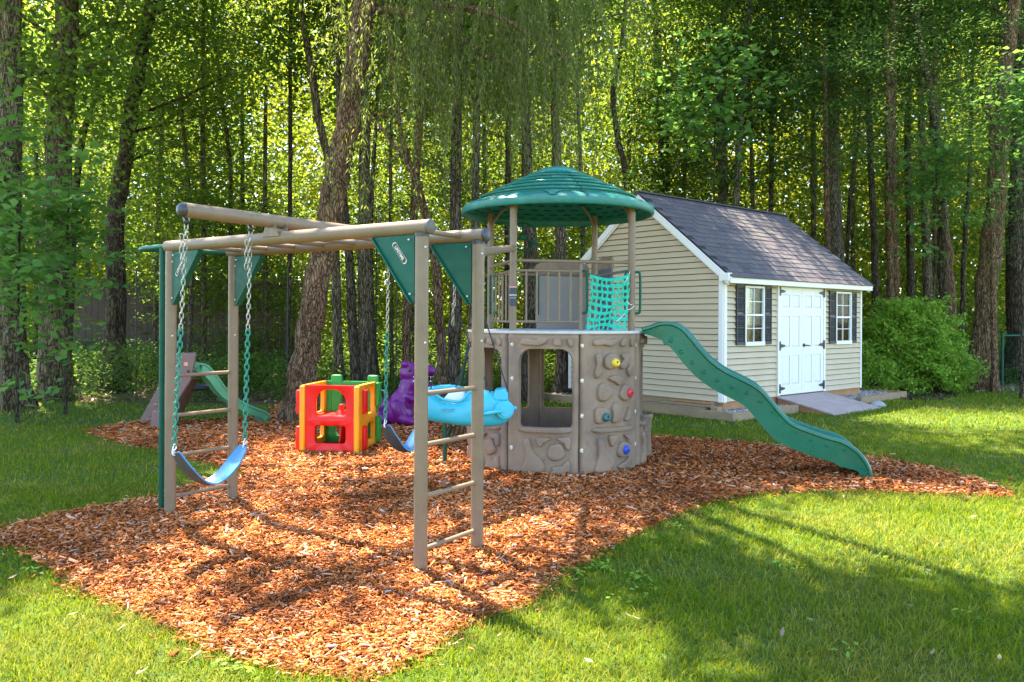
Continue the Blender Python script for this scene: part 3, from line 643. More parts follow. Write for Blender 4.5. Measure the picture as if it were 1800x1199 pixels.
Vp = C[:, None, :] + oc[None] * R_ * ja; f = np.array([(0, 2, 4), (2, 1, 4), (1, 3, 4), (3, 0, 4)]); Fq = (np.arange(n)[:, None, None] * 6 + f[None]).reshape(-1, 3)
m, nt_, o_ = mat_base('gravel_stones'); p_ = nd(nt_, 'ShaderNodeBsdfPrincipled'); g_ = nd(nt_, 'ShaderNodeNewGeometry')
nt_.links.new(ramp(nt_, g_.outputs['Random Per Island'], [(0, (.16, .14, .12)), (.5, (.42, .39, .35)), (1, (.68, .66, .62))]), p_.inputs[0]); p_.inputs['Roughness'].default_value = .8; nt_.links.new(p_.outputs[0], o_.inputs[0])
stuff(link('gravel', np_mesh('gravel', Vp.reshape(-1, 3), Fq, m)))
def timber(a, b, z0=.0, h=EH, wdt=.09, label='', mat=TIMB):
    d = (b - a); c = (a + b) / 2; ex = d.normalized(); ey = UP.cross(ex); mb = MB(); mb.box(Vector((c.x, c.y, z0 + h / 2)), (d.length, wdt, h), ex, ey)
    o = mb.build('edging_timber', mat, None, bevel=.006, origin=(c.x, c.y, 0)); return tag(o, label, 'timber', 'edging timbers round the gravel bed')
DU = (DU0 + DU1) / 2; RW = (DU1 - DU0) / 2 + .02
timber(sh(-.34, -.36), sh(-.34, WG + .5), label='long weathered edging timber along the gravel beside the gable wall, behind the slide')
timber(sh(-.385, -.40), sh(DU - RW - .03, -.40), label='pale edging timber in front of the shed, between the near corner and the ramp')
timber(sh(DU + RW + .5, -.40), sh(LF + .99, -.40), label='front edging timber to the right of the ramp, by the lawn')
timber(sh(LF + .95, -.35), sh(LF + .95, 1.9), label='orange edging timber behind the gravel, in front of the big round shrub', mat=TIMR)
# ramp
ramp_ = thing('ramp', sh(DU, -.7, 0), 'faded composite board ramp leading up to the white shed doors', 'ramp')
RL = .98
for i in range(10):
    a = -.03 - RL * i / 10; b = -.03 - RL * (i + 1) / 10 + .008; za = ZB - .0 - (ZB - .03) * i / 10; zb2 = ZB - (ZB - .03) * (i + 1) / 10
    sk_ = .04 * (i / 10); mb = MB(); mb.prism([sh(DU - RW + sk_, a, za - .028), sh(DU + RW + sk_, a, za - .028), sh(DU + RW + sk_ + .01, b, zb2 - .028), sh(DU - RW + sk_ + .01, b, zb2 - .028)], UP * .026); mb.build('ramp_board', RAMPM, ramp_, bevel=.003)
for s_ in (-1, 1):
    mb = MB(); x = DU + s_ * (RW - .03)
    mb.prism([sh(x, -.03, .0), sh(x, -.03, ZB - .03), sh(x + .04, -RL + .05, .012), sh(x + .04, -RL + .05, 0)], SU * .035 * s_ * -1); mb.build('ramp_joist', TIMR, ramp_)
# spare boards lying by the gable wall
for i, (a, b, c, l) in enumerate(((.18, 1.55, -.17, 'lowest spare board lying on the gravel by the shed gable wall'), (.10, 1.1, -.10, 'middle spare board of the small pile under the shed gable wall'), (.12, .9, -.05, 'top spare board of the small pile against the shed skid'))):
    mb = MB(); c_ = sh(c, (a + b) / 2, (.128 + .04 * i)); mb.box(c_, (.14, b - a, .035), SU, SV); tag(mb.build('spare_board', (TIMB, TIMB, TIMR)[i], None, bevel=.003, origin=(c_.x, c_.y, 0)), l, 'board', 'spare boards under the gable wall')
mb = MB(); c_ = sh(-.13, .02, .11); mb.box(c_, (.14, .12, .12), SU, SV); tag(mb.build('timber_block', TIMB, None, bevel=.006, origin=(c_.x, c_.y, 0)), 'short timber block on the gravel at the near corner of the shed', 'block')
# stone at the ramp foot
def rock(name, c, r, seed, mat, label, cat, n=18, m=12):
    mb = MB(); mb.ball(c, r, n=n, m=m); rr = random.Random(seed); a, b, d = [rr.uniform(0, 6) for _ in range(3)]
    for i, p in enumerate(mb.v):
        q = p - Vector(c); k = 1 + .10 * math.sin(q.x / r[0] * 2.3 + a) + .08 * math.sin(q.y / r[1] * 3.1 + b) + .07 * math.sin(q.z / r[2] * 3.7 + d); mb.v[i] = Vector(c) + q * k
    return tag(mb.build(name, mat, None, smooth=True, weld=True, origin=(c[0], c[1], 0)), label, cat)
q = gr(1542, 716); rock('stone', (q.x, q.y, .04), (.14, .10, .07), 3, STONE, 'small pale flat stone at the right foot of the ramp', 'stone')
# ------------------------------------------------------------------ monkey bars with the long swing beam
TH = .5901; MU = Vector((math.sin(TH), math.cos(TH), 0)); ML = Vector((-math.cos(TH), math.sin(TH), 0))
A0 = Vector((-.5312, 4.7581, 0)); W0, L0 = .5605, 2.466; ZM = 2.035; RZ = (.138, .4458, .7521, 1.0545); PR = .0405
PA, PB, PC, PD = A0, A0 + MU * W0, A0 + ML * L0, A0 + MU * W0 + ML * L0
mk = thing('monkey_bars', A0 + ML * L0 / 2 + MU * W0 / 2, 'tan metal monkey bars with two end ladders and a long swing beam laid across', 'monkey bars')
def tb(name, pts, r, mat, parent, n=16, **k): mb = MB(); mb.tube(pts, r, n); return mb.build(name, mat, parent, smooth=True, **k)
for p in (PA, PB, PC, PD):
    po = tb('post', [p + UP * -.1, p + UP * (ZM - PR + .004)], PR, TAN, mk, 20)
    for zz in (.0, .62):
        b = MB(); bp = p + Vector((.6, -.8, 0)).normalized() * PR + UP * (ZM - .12 - zz * .9); b.ball(bp, .008, n=8, m=6); b.build('bolt', BOLT, po, smooth=True)
for a, b in ((PA, PC), (PB, PD)):
    d_ = ML
    bm_ = tb('top_beam', [a - d_ * .065 + UP * ZM, b + d_ * .05 + UP * ZM], .0425, TAN, mk, 24)
    c = MB(); e = a - d_ * .065 + UP * ZM; c.lathe([(0, .012), (.03, .012), (.0435, .004), (.0435, -.012), (.040, -.014)], e, -d_, 24); c.build('end_cap', CAPB if a is PB else surf('hollow_cap', (.10, .085, .06), .2, 9, .5, 0), bm_, smooth=True)
    c = MB(); c.lathe([(.032, 0), (.045, 0), (.045, -.02), (.032, -.02)], a + UP * (ZM - .036), (0, 0, 1), 20); c.build('collar', CAPB, bm_, smooth=True)
for a, b in ((PA, PB), (PC, PD)):
    for zz in RZ: tb('ladder_rung', [a + UP * zz, b + UP * zz], .0150, TAN, mk, 12)
for i in range(8):
    q = A0 + ML * (.13 + i * (L0 - .26) / 7) + UP * ZM; tb('overhead_rung', [q, q + MU * W0], .0165, TAN, mk, 12)
def gusset(p, sgn, flip=False, label=None):
    d_ = ML * sgn; g_ = MB(); z1 = ZM - .043; a = p + d_ * (PR + .002); ln, ht = .33, .40
    off = -MU * .018
    g_.prism([a + UP * z1 + off, a + d_ * ln + UP * z1 + off, a + d_ * (ln - .02) + UP * (z1 - .03) + off, a + d_ * .02 + UP * (z1 - ht) + off, a + UP * (z1 - ht) + off], MU * .012)
    g_.prism([a + d_ * ln + UP * z1 + off * 1.9, a + d_ * (ln - .005) + UP * (z1 - .025) + off * 1.9, a + d_ * .03 + UP * (z1 - ht) + off * 1.9, a + d_ * .015 + UP * (z1 - ht) + off * 1.9], MU * .05)
    o = g_.build('gusset_plate', GREENM, mk, bevel=.003, label=None) if False else g_.build('gusset_plate', GREENM, mk, bevel=.003)
    for q in (a + d_ * .03 + UP * (z1 - .03), a + d_ * .02 + UP * (z1 - ht + .05)):
        b = MB(); b.ball(q + off * 1.9, .007, n=8, m=6); b.build('bolt', BOLT, o, smooth=True)
    return o
ga_ = gusset(PA, 1); gusset(PB, 1); gc_ = gusset(PC, -1); gusset(PD, -1)
def text_mesh(body, size, mat, parent, loc, ex, ey, name='lettering', ext=.0012, bold=0):
    cu = bpy.data.curves.new('lettering', 'FONT'); cu.body = body; cu.size = size; cu.extrude = ext; cu.align_x = 'CENTER'; cu.align_y = 'CENTER'; cu.offset = bold
    t = bpy.data.objects.new('tmp', cu); COL.objects.link(t); dg = bpy.context.evaluated_depsgraph_get(); me = bpy.data.meshes.new_from_object(t.evaluated_get(dg)); bpy.data.objects.remove(t)
    me.materials.clear(); me.materials.append(mat); ex, ey = Vector(ex).normalized(), Vector(ey).normalized(); ez = ex.cross(ey)
    return link(name, me, parent, world=loc, rot=Matrix((ex, ey, ez)).transposed().to_euler())
# oval maker's plate on the nearest gusset and its twin at the far end
def plate(g_, c, ex):
    ey = UP * 1.0; ey = (-MU).cross(ex) * 1.0; m_ = MB(); P = []
    for i in range(24):
        a = 2 * math.pi * i / 24; cx = .062 if math.cos(a) > 0 else -.062; P.append(c + ex * (cx + math.cos(a) * .018) + ey * math.sin(a) * .018)
    m_.prism(P, -MU * .003); o = m_.build('name_plate', surf('cream_print', (.55, .50, .36), .03, 5, .5, 0), g_)
    m_ = MB(); P2 = [c - MU * .003 + (p - c) * .9 for p in P]; m_.prism(P2, -MU * .0012); m_.build('plate_field', BLACKP, g_)
    text_mesh('LIFETIME', .027, surf('cream_letters', (.6, .55, .4), .02, 5, .5, 0), g_, c - MU * .0048, ex, ey, bold=.0006)
sq = (ML * -.62 + UP * -.78).normalized()
plate(ga_, PA + ML * (PR + .115) + UP * (ZM - .043 - .105) - MU * .0185, sq)
sq2 = (ML * -.62 + UP * .78).normalized()
plate(gc_, PC - ML * (PR + .10) + UP * (ZM - .043 - .12) - MU * .0185, sq2)
# green loop and stay pole beyond the far ladder
oP = PC + ML * .42; z_ = UP * (ZM + .0)
tb('green_end_loop', catmull([PC + ML * .04 + z_, PC + ML * .25 + z_, oP + z_ + MU * .02, oP + MU * .10 + z_, PD + ML * .16 + z_, PD + ML * .02 + z_], 6), .021, GREENM, mk, 12)
sp = PC + ML * .115; tb('green_side_pole', [sp + UP * -.05, sp + UP * (ZM - .01)], .020, GREENM, mk, 12)
# swing beam
BR = .045; ZS = 2.147; E1 = Vector((-1.984, 4.889, ZS)); BL = 3.12
swb = tb('swing_beam', [E1, E1 + MU * BL], BR, TAN, mk, 24)
c = MB(); c.ball(E1 - MU * .005, (.046, .046, .035), MU.cross(UP), UP, MU, n=20, m=12); c.build('end_cap', CAPB, swb, smooth=True)
bx_, by_ = E1.x, E1.y
for tt in (.699, .699 + W0):
    q = E1 + MU * tt; m_ = MB(); d_ = ML
    m_.prism([q + d_ * .085 - UP * .105 - MU * .05, q - d_ * .085 - UP * .105 - MU * .05, q - d_ * .03 + UP * .02 - MU * .05, q + d_ * .03 + UP * .02 - MU * .05], MU * .004)
    m_.prism([q + d_ * .085 - UP * .105 + MU * .046, q - d_ * .085 - UP * .105 + MU * .046, q - d_ * .03 + UP * .02 + MU * .046, q + d_ * .03 + UP * .02 + MU * .046], MU * .004)
    m_.box(q - UP * .103, (.17, .10, .005), d_, MU); m_.build('saddle_bracket', TAN, mk, bevel=.002)
def bt(px): return onplane(px, 500, (bx_, by_), (MU.x, MU.y))[0]
def bp(px, py): t, z = onplane(px, py, (bx_, by_), (MU.x, MU.y)); return Vector((bx_ + MU.x * t, by_ + MU.y * t, z))
HANG = {}
for px in (327, 440, 683, 741, 797, 846):
    q = E1 + MU * bt(px); q.z = ZS; m_ = MB()
    m_.tube(catmull([q - MU * .022 + ML * .046 + UP * .02, q - MU * .02 - UP * .05, q - UP * .075, q + MU * .02 - UP * .05, q + MU * .022 + ML * .046 + UP * .02], 4), .004, 6)
    m_.tube(catmull([q - MU * .022 - ML * .046 + UP * .02, q - MU * .02 - UP * .05, q - UP * .075, q + MU * .02 - UP * .05, q + MU * .022 - ML * .046 + UP * .02], 4), .004, 6)
    m_.build('swing_hanger', STEEL, mk, smooth=True); m_ = MB(); m_.ball(q - UP * .07, (.018, .018, .02), n=10, m=8); m_.build('hanger_bush', BLACKP, mk, smooth=True); HANG[px] = q - UP * .085
def chain(name, a, b, mat, parent, pitch=.033, wd=.0105, r=.0030):
    a, b = Vector(a), Vector(b); n = max(2, int((b - a).length / pitch)); d_ = (b - a).normalized(); x = d_.cross(Vector((.3, .9, .1))).normalized(); y = d_.cross(x); m_ = MB(); st = (b - a) / n
    for i in range(n):
        c = a + st * (i + .5); s = (x, y)[i % 2] if i % 2 else (x * .75 + y * .66).normalized(); s = (x * .8 + y * .6) if i % 2 else (x * -.6 + y * .8); h = pitch * .66; P = []
        for j in range(12):
            t = 2 * math.pi * j / 12; hh = (h - wd) if math.sin(t) > 0 else -(h - wd); P.append(c + d_ * (hh + wd * math.sin(t)) + s * (wd * math.cos(t)))
        m_.tube(P, r, 5, closed=True)
    return stuff(m_.build(name, mat, parent, smooth=True)) if False else m_.build(name, mat, parent, smooth=True)
def swing(label, tl, tr, jl, jr, sl, sm, sr, tails=()):
    """top hangers, px height where the coated chain begins, seat left/middle/right"""
    a, b = HANG[tl], HANG[tr]; L, M, R = bp(*sl), bp(*sm), bp(*sr); o = thing('belt_swing', (M.x, M.y, M.z), label, 'swing', 'belt swings on the swing beam')
    for q, e, j in ((a, L, jl), (b, R, jr)):
        t = (a.z - j) / (a.z - e.z); k = q.lerp(e, t); chain('steel_chain', q, k, STEEL, o); chain('coated_chain', k, e + UP * .05, CHAING, o, .036, .013, .0048)
        m_ = MB(); s_ = [e + UP * .055, e + MU * .014 + UP * .03, e - MU * .012 + UP * .01, e + MU * .012 - UP * .012, e + UP * .0 - MU * .012]
        m_.tube(catmull(s_, 4, True), .0038, 6, closed=True); m_.build('seat_hook', WHITEP, o, smooth=True)
    for q, ln in zip((a, b), tails):
        chain('chain_tail', q - MU * .03 - UP * .06, q - MU * .034 - UP * (.06 + ln), STEEL, o)
    mid = M; P = []; N = 24
    def sg(a, t): h_ = a.lerp(M, t); return Vector((h_.x, h_.y, M.z + (a.z - M.z) * (1 - t) ** 1.75 + .0))
    ctrl = catmull([L + UP * .005, sg(L, .22), sg(L, .45), sg(L, .7), M, sg(R, .7), sg(R, .45), sg(R, .22), R + UP * .005], 4)
    top, bot = [], []; wv = -ML; n_ = len(ctrl)
    G1, G2 = [], []
    for i, c in enumerate(ctrl):
        e = min(i, n_ - 1 - i) / (n_ / 2); hw = .034 + .036 * min(1, e * 3.0) ** .7; tg = (ctrl[min(i + 1, n_ - 1)] - ctrl[max(i - 1, 0)]).normalized(); nn = wv.cross(tg).normalized()
        if nn.z < 0: nn = -nn
        sag = .012
        G1.append([c + wv * hw * s_ + nn * (.005 + sag * s_ * s_) for s_ in (-1, -.5, 0, .5, 1)]); G2.append([c + wv * hw * s_ - nn * (.005 - sag * s_ * s_) for s_ in (-1, -.5, 0, .5, 1)])
    m_ = MB(); m_.grid(G1, 0); m_.grid(G2, 1); m_.grid([[g1[0], g2[0]] for g1, g2 in zip(G1, G2)], 0); m_.grid([[g1[-1], g2[-1]] for g1, g2 in zip(G1, G2)], 0)
    m_.grid([[a_, b_] for a_, b_ in zip(G1[0], G2[0])], 0); m_.grid([[a_, b_] for a_, b_ in zip(G1[-1], G2[-1])], 0)
    m_.build('seat', [SEATB, SEATU], o, smooth=True, weld=True, angle=50)
    return o
swing('blue belt swing in front of the far ladder at the swing beam end', 327, 440, bp(316, 580).z, bp(432, 580).z, (306, 797), (368, 852), (430, 786), (.16, .19))
swing('partly hidden blue belt swing behind the nearest ladder post', 683, 741, bp(681, 585).z, bp(741, 585).z, (677, 749), (712, 794), (744, 745))

# ------------------------------------------------------------------ tower
CX, CY, R0, ZD = .478, 8.60, .925, 1.383
def pol(th, r, z=0): return Vector((CX + r * math.sin(th), CY - r * math.cos(th), z))
D2 = math.radians
tw = thing('play_tower', (CX, CY, 0), 'round play tower with moulded stone-pattern base, green domed roof and long wavy green slide', 'play tower')
m_ = MB(); N = 64
m_.lathe([(0, ZD - .03), (R0 + .01, ZD - .03), (R0 + .018, ZD - .022), (R0 + .018, ZD - .004), (R0 + .01, ZD), (0, ZD)], (CX, CY, 0), (0, 0, 1), N); m_.build('deck', DECKW, tw, smooth=True, weld=True)
T0 = -34.5; SEAM = [D2(T0 + 45 * k) for k in range(9)]
ZT = ZD - .032
def sm(x): x = max(0, min(1, x)); return x * x * (3 - 2 * x)
def prad(s, z):
    e = min(s, 1 - s); return R0 - .022 * (1 - sm(e / .022)) + .010 * math.exp(-((e - .055) / .028) ** 2) - .012 * sm((e - .10) / .03) + (.010 * math.exp(-((z - 1.32) / .03) ** 2))
def panel(k, opening):
    t0, t1 = SEAM[k % 8] + (2 * math.pi if k >= 8 else 0) + .004, SEAM[k % 8] + math.pi / 4 - .004
    def P(s, z, dr=0): return pol(t0 + (t1 - t0) * s, prad(s, z) + dr, z)
    m_ = MB()
    if opening is None:
        ns, nz = 36, 26; G = [[P(i / ns, ZT * j / nz) for j in range(nz + 1)] for i in range(ns + 1)]; Gb = [[P(i / ns, ZT * j / nz, -.045) for j in range(nz + 1)] for i in range(ns + 1)]
        m_.grid(G); m_.grid(Gb); m_.grid([[a, b] for a, b in zip(G[0], Gb[0])]); m_.grid([[a, b] for a, b in zip(G[-1], Gb[-1])]); m_.grid([[a[0], b[0]] for a, b in zip(G, Gb)]); m_.grid([[a[-1], b[-1]] for a, b in zip(G, Gb)])
    else:
        s0, s1, z0, z1, rt, rb = opening; K = 112; wS = R0 * math.pi / 4; rows = []
        cs, cz_ = (s0 + s1) / 2, (z0 + z1) / 2
        def hole(a):   # ray from centre to rounded rectangle
            dx, dz = math.cos(a), math.sin(a); hx, hz = (s1 - s0) / 2 * wS, (z1 - z0) / 2; rr = rt if dz > 0 else rb
            t = min(hx / abs(dx) if abs(dx) > 1e-6 else 9, hz / abs(dz) if abs(dz) > 1e-6 else 9); x, z = dx * t, dz * t
            if abs(x) > hx - rr and abs(z) > hz - rr:
                qx, qz = math.copysign(hx - rr, x), math.copysign(hz - rr, z); b = dx * qx + dz * qz; c = qx * qx + qz * qz - rr * rr; t = b + math.sqrt(max(b * b - c, 0)); x, z = dx * t, dz * t
            return cs + x / wS, cz_ + z
        def outer(a):
            dx, dz = math.cos(a), math.sin(a); c = []
            if dx > 1e-6: c.append((1 - cs) * wS / dx)
            if dx < -1e-6: c.append(-cs * wS / dx)
            if dz > 1e-6: c.append((ZT - cz_) / dz)
            if dz < -1e-6: c.append(-cz_ / dz)
            t = min(c); return cs + dx * t / wS, cz_ + dz * t
        corners = sorted([math.atan2(Z - cz_, (S_ - cs) * wS) for S_ in (0, 1) for Z in (0, ZT)]); angs = sorted([2 * math.pi * i / K - math.pi for i in range(K)] + corners)
        for a in angs:
            (hs, hz), (os_, oz) = hole(a), outer(a); row = [P(os_, oz, -.045)]
            for t in (0, .04, .1, .2, .35, .5, .65, .8, .9): row.append(P(os_ + (hs - os_) * t, oz + (hz - oz) * t))
            row.append(P(hs + (os_ - hs) * .03, hz + (oz - hz) * .03, .007)); row.append(P(hs, hz, .004)); row.append(P(hs, hz, -.045)); row.append(P(os_ + (hs - os_) * .5, oz + (hz - oz) * .5, -.045)); row.append(P(os_, oz, -.045)); rows.append(row)
        m_.grid(rows, closeu=True)
    return m_.build('base_panel', STONEP, tw, smooth=True, weld=True, angle=48)
def stone_on(panel_o, pts, rot=0, h=.027, name='moulded_stone'):
    q = [Vector((a[0] * R0, a[1], 0)) for a in pts]; q = catmull(q, 3, True); c = sum(q, Vector()) / len(q); m_ = MB(); rows = []
    for p in q:
        row = []
        for k, dr in ((1.04, -.014), (1.0, h * .45 - .006), (.90, h - .006), (.78, h - .004), (.35, h - .003), (0, h - .003)):
            v = c + (p - c) * k; row.append(pol(v.x / R0 + rot, R0 + dr, v.y))
        rows.append(row)
    m_.grid(rows, closeu=True); return m_.build(name, STONEP, panel_o, smooth=True, weld=True, angle=55)
def zp(X, Y): return oncyl(800 + X / 3.997, 560 + Y / 3.997, CX, CY, R0)
WINB = zp(443, 760)[1], zp(443, 212)[1]
sL, sR = [(zp(x, 480)[0] - SEAM[0]) / (math.pi / 4) for x in (443, 832)]
OPEN = (sL, sR, WINB[0], WINB[1], .13, .035)
pan = {}
for k in range(8): pan[k] = panel(k, None if k == 1 else OPEN)
SB = [[(465, 150), (500, 135), (560, 150), (600, 130), (650, 140), (640, 170), (590, 192), (540, 190), (460, 180)], [(690, 185), (702, 142), (740, 148), (748, 190), (715, 192)], [(790, 140), (820, 147), (830, 188), (805, 200), (792, 170)],
      [(462, 768), (635, 770), (806, 768), (800, 806), (630, 804), (468, 794)],
      [(485, 850), (520, 845), (545, 930), (600, 985), (632, 1040), (600, 1090), (480, 1082), (470, 1050), (500, 960), (485, 890)], [(575, 835), (665, 840), (655, 860), (620, 875), (600, 905), (580, 880)],
      [(672, 890), (740, 880), (772, 950), (750, 985), (690, 1000), (650, 965), (655, 910)], [(720, 840), (808, 834), (805, 920), (782, 918), (765, 868), (728, 856)], [(680, 1045), (760, 1030), (798, 994), (796, 1098), (665, 1098), (685, 1068)]]
SC = [[(975, 150), (1030, 140), (1080, 150), (1135, 140), (1130, 175), (1090, 195), (1040, 185), (975, 190)], [(1165, 160), (1185, 135), (1200, 190), (1160, 190)], [(1232, 140), (1246, 165), (1240, 198), (1229, 180)],
      [(1047, 300), (1060, 262), (1100, 242), (1140, 262), (1145, 320), (1120, 350), (1080, 358), (1052, 338)], [(985, 260), (1020, 245), (1030, 290), (1010, 345), (1035, 372), (1015, 410), (985, 418), (979, 370), (992, 325)],
      [(1165, 250), (1225, 246), (1220, 290), (1192, 350), (1160, 353), (1157, 320), (1177, 290)], [(1207, 350), (1230, 322), (1240, 350), (1225, 408), (1210, 380)], [(1080, 415), (1120, 397), (1180, 415), (1175, 440), (1150, 470), (1120, 448), (1086, 433)],
      [(1010, 472), (1045, 452), (1080, 480), (1115, 512), (1062, 578), (1010, 574), (1001, 530)], [(1157, 520), (1190, 457), (1230, 490), (1240, 548), (1200, 578), (1162, 560)], [(982, 640), (1020, 622), (1075, 632), (1080, 690), (1050, 728), (992, 738), (979, 690)],
      [(1101, 620), (1130, 587), (1165, 612), (1152, 660), (1170, 700), (1130, 733), (1101, 728), (1107, 680)], [(1190, 714), (1205, 665), (1221, 622), (1225, 708)], [(978, 772), (1100, 764), (1235, 752), (1235, 780), (1105, 796), (985, 804)],
      [(1000, 852), (1035, 850), (1050, 920), (1108, 980), (1115, 1040), (1070, 1083), (987, 1088), (987, 1040), (1006, 960)], [(1080, 822), (1140, 827), (1133, 850), (1105, 900), (1087, 880)], [(1185, 817), (1225, 817), (1228, 885), (1212, 880), (1206, 842)],
      [(1142, 920), (1170, 862), (1225, 882), (1220, 940), (1180, 973), (1147, 963)], [(1147, 1030), (1190, 1000), (1220, 967), (1225, 1000), (1170, 1053), (1147, 1050)]]
for poly in SB:
    pp = [zp(*q) for q in poly]; stone_on(pan[0], pp)
    for k in (7, 2, 6, 3): stone_on(pan[k], [(a + (k if k < 4 else k - 8) * math.pi / 4, b) for a, b in pp])
for poly in SC: stone_on(pan[1], [zp(*q) for q in poly])
HOLDS = [('yellow_hold', 1115, 305, (.75, .50, .03)), ('red_hold', 1212, 525, (.62, .03, .05)), ('green_hold', 1052, 687, (.03, .12, .10)), ('blue_hold', 1187, 925, (.03, .07, .45))]
for nm, X, Y, col in HOLDS:
    t, z = zp(X, Y); n_ = Vector((math.sin(t), -math.cos(t), 0)); c = pol(t, R0 + .014, z); m_ = MB()
    m_.lathe([(.043, -.004), (.045, .012), (.038, .034), (.026, .044), (.014, .044), (.010, .034), (0, .033)], c, n_, 14); hp = m_.v
    for i, p in enumerate(hp):
        q = p - c; up_ = q.z; hp[i] = c + q * (1 + .16 * math.sin(up_ * 40 + X)) 
    ho = m_.build('climbing_hold', surf(nm, col, .08, 6, .45, .2), tw, smooth=True, weld=True, angle=55); ho['label'] = nm.replace('_', ' ') .replace('hold', 'climbing hold')
    b = MB(); b.lathe([(0, 0), (.010, 0), (.010, .004), (0, .004)], c + n_ * .034, n_, 10); b.build('bolt_hole', BLACKP, ho)
for X, Y in ((400, 180), (400, 418), (395, 903), (895, 190), (893, 435), (892, 682), (890, 925), (1266, 185), (1262, 415), (1260, 650), (1260, 880)):
    t, z = zp(X, Y); n_ = Vector((math.sin(t), -math.cos(t), 0)); c = pol(t, R0 + .002, z); b = MB(); b.lathe([(.022, 0), (.021, .006), (.014, .003), (.012, .008), (0, .010)], c, n_, 12); b.build('bolt', BOLT, tw, smooth=True)
# posts
PT = [D2(a) for a in (-33, 57, 147, 237)]; RP = .86; ZR = 2.58
posts = []
for i, t in enumerate(PT): posts.append(tb('roof_post', [pol(t, RP, ZD), pol(t, RP, ZR + .10)], .0355, TAN, tw, 18))
# label wrapped round the nearest post
c0 = pol(PT[0], RP)
for z0, z1, col in ((1.62, 1.80, (.035, .035, .04)), (1.80, 1.812, (.55, .25, .25)), (1.72, 1.735, (.35, .34, .33))):
    m_ = MB(); m_.lathe([(.0365 + (z0 == 1.72) * .0006, z0), (.0365 + (z0 == 1.72) * .0006, z1)], c0, (0, 0, 1), 24); m_.build('warning_label', surf('label_print', col, .2, 60, .5, 0), posts[0], smooth=True)
tlab = text_mesh('WARNING', .013, surf('label_white', (.6, .6, .6), .02, 5, .5, 0), posts[0], c0 + Vector((0, -.0378, 1.70)), (1, 0, 0), (0, 0, 1), ext=.0003)
# rails
def post(i): return pol(PT[i], RP)
def lerp2(a, b, t): return a.lerp(b, t)
p1, p2, p3, p4 = post(0), post(1), post(3), post(2)
ch1 = (p2 - p1)
def tpx(px, a, b): return onplane(px, 500, a.xy, (b - a).xy)[0]
tb('top_rail', [p1 + UP * 2.067, p2 + UP * 2.067], .017, TAN, tw, 12)
ts = tpx(1021, p1, p2); subp = p1 + ch1 * ts
tb('mid_rail', [p1 + UP * 1.97, subp + UP * 1.97], .013, TAN, tw, 10); tb('low_rail', [p1 + UP * 1.472, subp + UP * 1.472], .013, TAN, tw, 10)
tb('rail_post', [subp + UP * ZD, subp + UP * 2.05], .018, TAN, tw, 12)
for px in (925, 943.5, 963, 983, 1003): q = p1 + ch1 * tpx(px, p1, p2); tb('baluster', [q + UP * 1.472, q + UP * 1.97], .0105, TAN, tw, 8)
ch2 = p1 - p3
for zz, r in ((2.067, .017), (1.97, .013), (1.472, .013)): tb('side_rail', [p3 + UP * zz, p1 + UP * zz], r, TAN, tw, 10)
for t in (.12, .27, .42, .57, .72, .86): q = p3 + ch2 * t; tb('baluster', [q + UP * 1.472, q + UP * 1.97], .0105, TAN, tw, 8)
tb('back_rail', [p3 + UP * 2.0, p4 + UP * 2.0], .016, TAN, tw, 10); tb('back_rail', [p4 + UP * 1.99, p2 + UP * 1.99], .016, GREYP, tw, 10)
# grab handles
def handle(q, out, z0=1.56, z1=1.97, r=.013):
    tb('grab_handle', catmull([q + UP * z1, q + out * .05 + UP * z1, q + out * .07 + UP * (z1 - .05), q + out * .07 + UP * (z0 + .05), q + out * .05 + UP * z0, q + UP * z0], 5), r, GREENM, tw, 10)
e1 = ch1.normalized(); on1 = Vector((math.sin(D2(12)), -math.cos(D2(12)), 0))
handle(subp, (e1 * .8 + on1 * .4)); handle(p2 - e1 * .02, -e1 * .8 + on1 * .4); handle(p2 + e1 * .02, Vector((.9, -.3, 0)))
e2 = ch2.normalized(); handle(p3 + e2 * .05, (e2 * .6 - Vector((.5, .5, 0)) * .5)); handle(p3 + ch2 * .30, Vector((-.2, .6, 0))); handle(lerp2(p3, p4, .45), Vector((0, -.5, 0)))
# grey entry panels at the back of the deck
def entry(a, b, t0, t1, z1, body=GREYP):
    q0, q1 = a.lerp(b, t0), a.lerp(b, t1); e = (q1 - q0); n_ = UP.cross(e.normalized()) * .03
    def Q(s, z): return q0 + e * s + UP * z
    arc = [Q(.5 - .5 * math.cos(math.pi * i / 10), z1 - .10 + .10 * math.sin(math.pi * i / 10) ** .6) for i in range(11)]
    m_ = MB(); m_.prism([Q(0, z1 - .14)] + arc + [Q(1, z1 - .14)], n_); o = m_.build('entry_panel', STONEP, tw, bevel=.004)
    m_ = MB(); m_.prism([Q(.04, ZD), Q(.96, ZD), Q(.96, z1 - .14), Q(.04, z1 - .14)], n_ * .8); m_.build('panel_field', body, o, bevel=.003)
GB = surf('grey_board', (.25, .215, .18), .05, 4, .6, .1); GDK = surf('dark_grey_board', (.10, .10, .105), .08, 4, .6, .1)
entry(p3, p4, .42, .95, 2.16, GB); entry(p4, p2, .08, .50, 2.19, GDK)
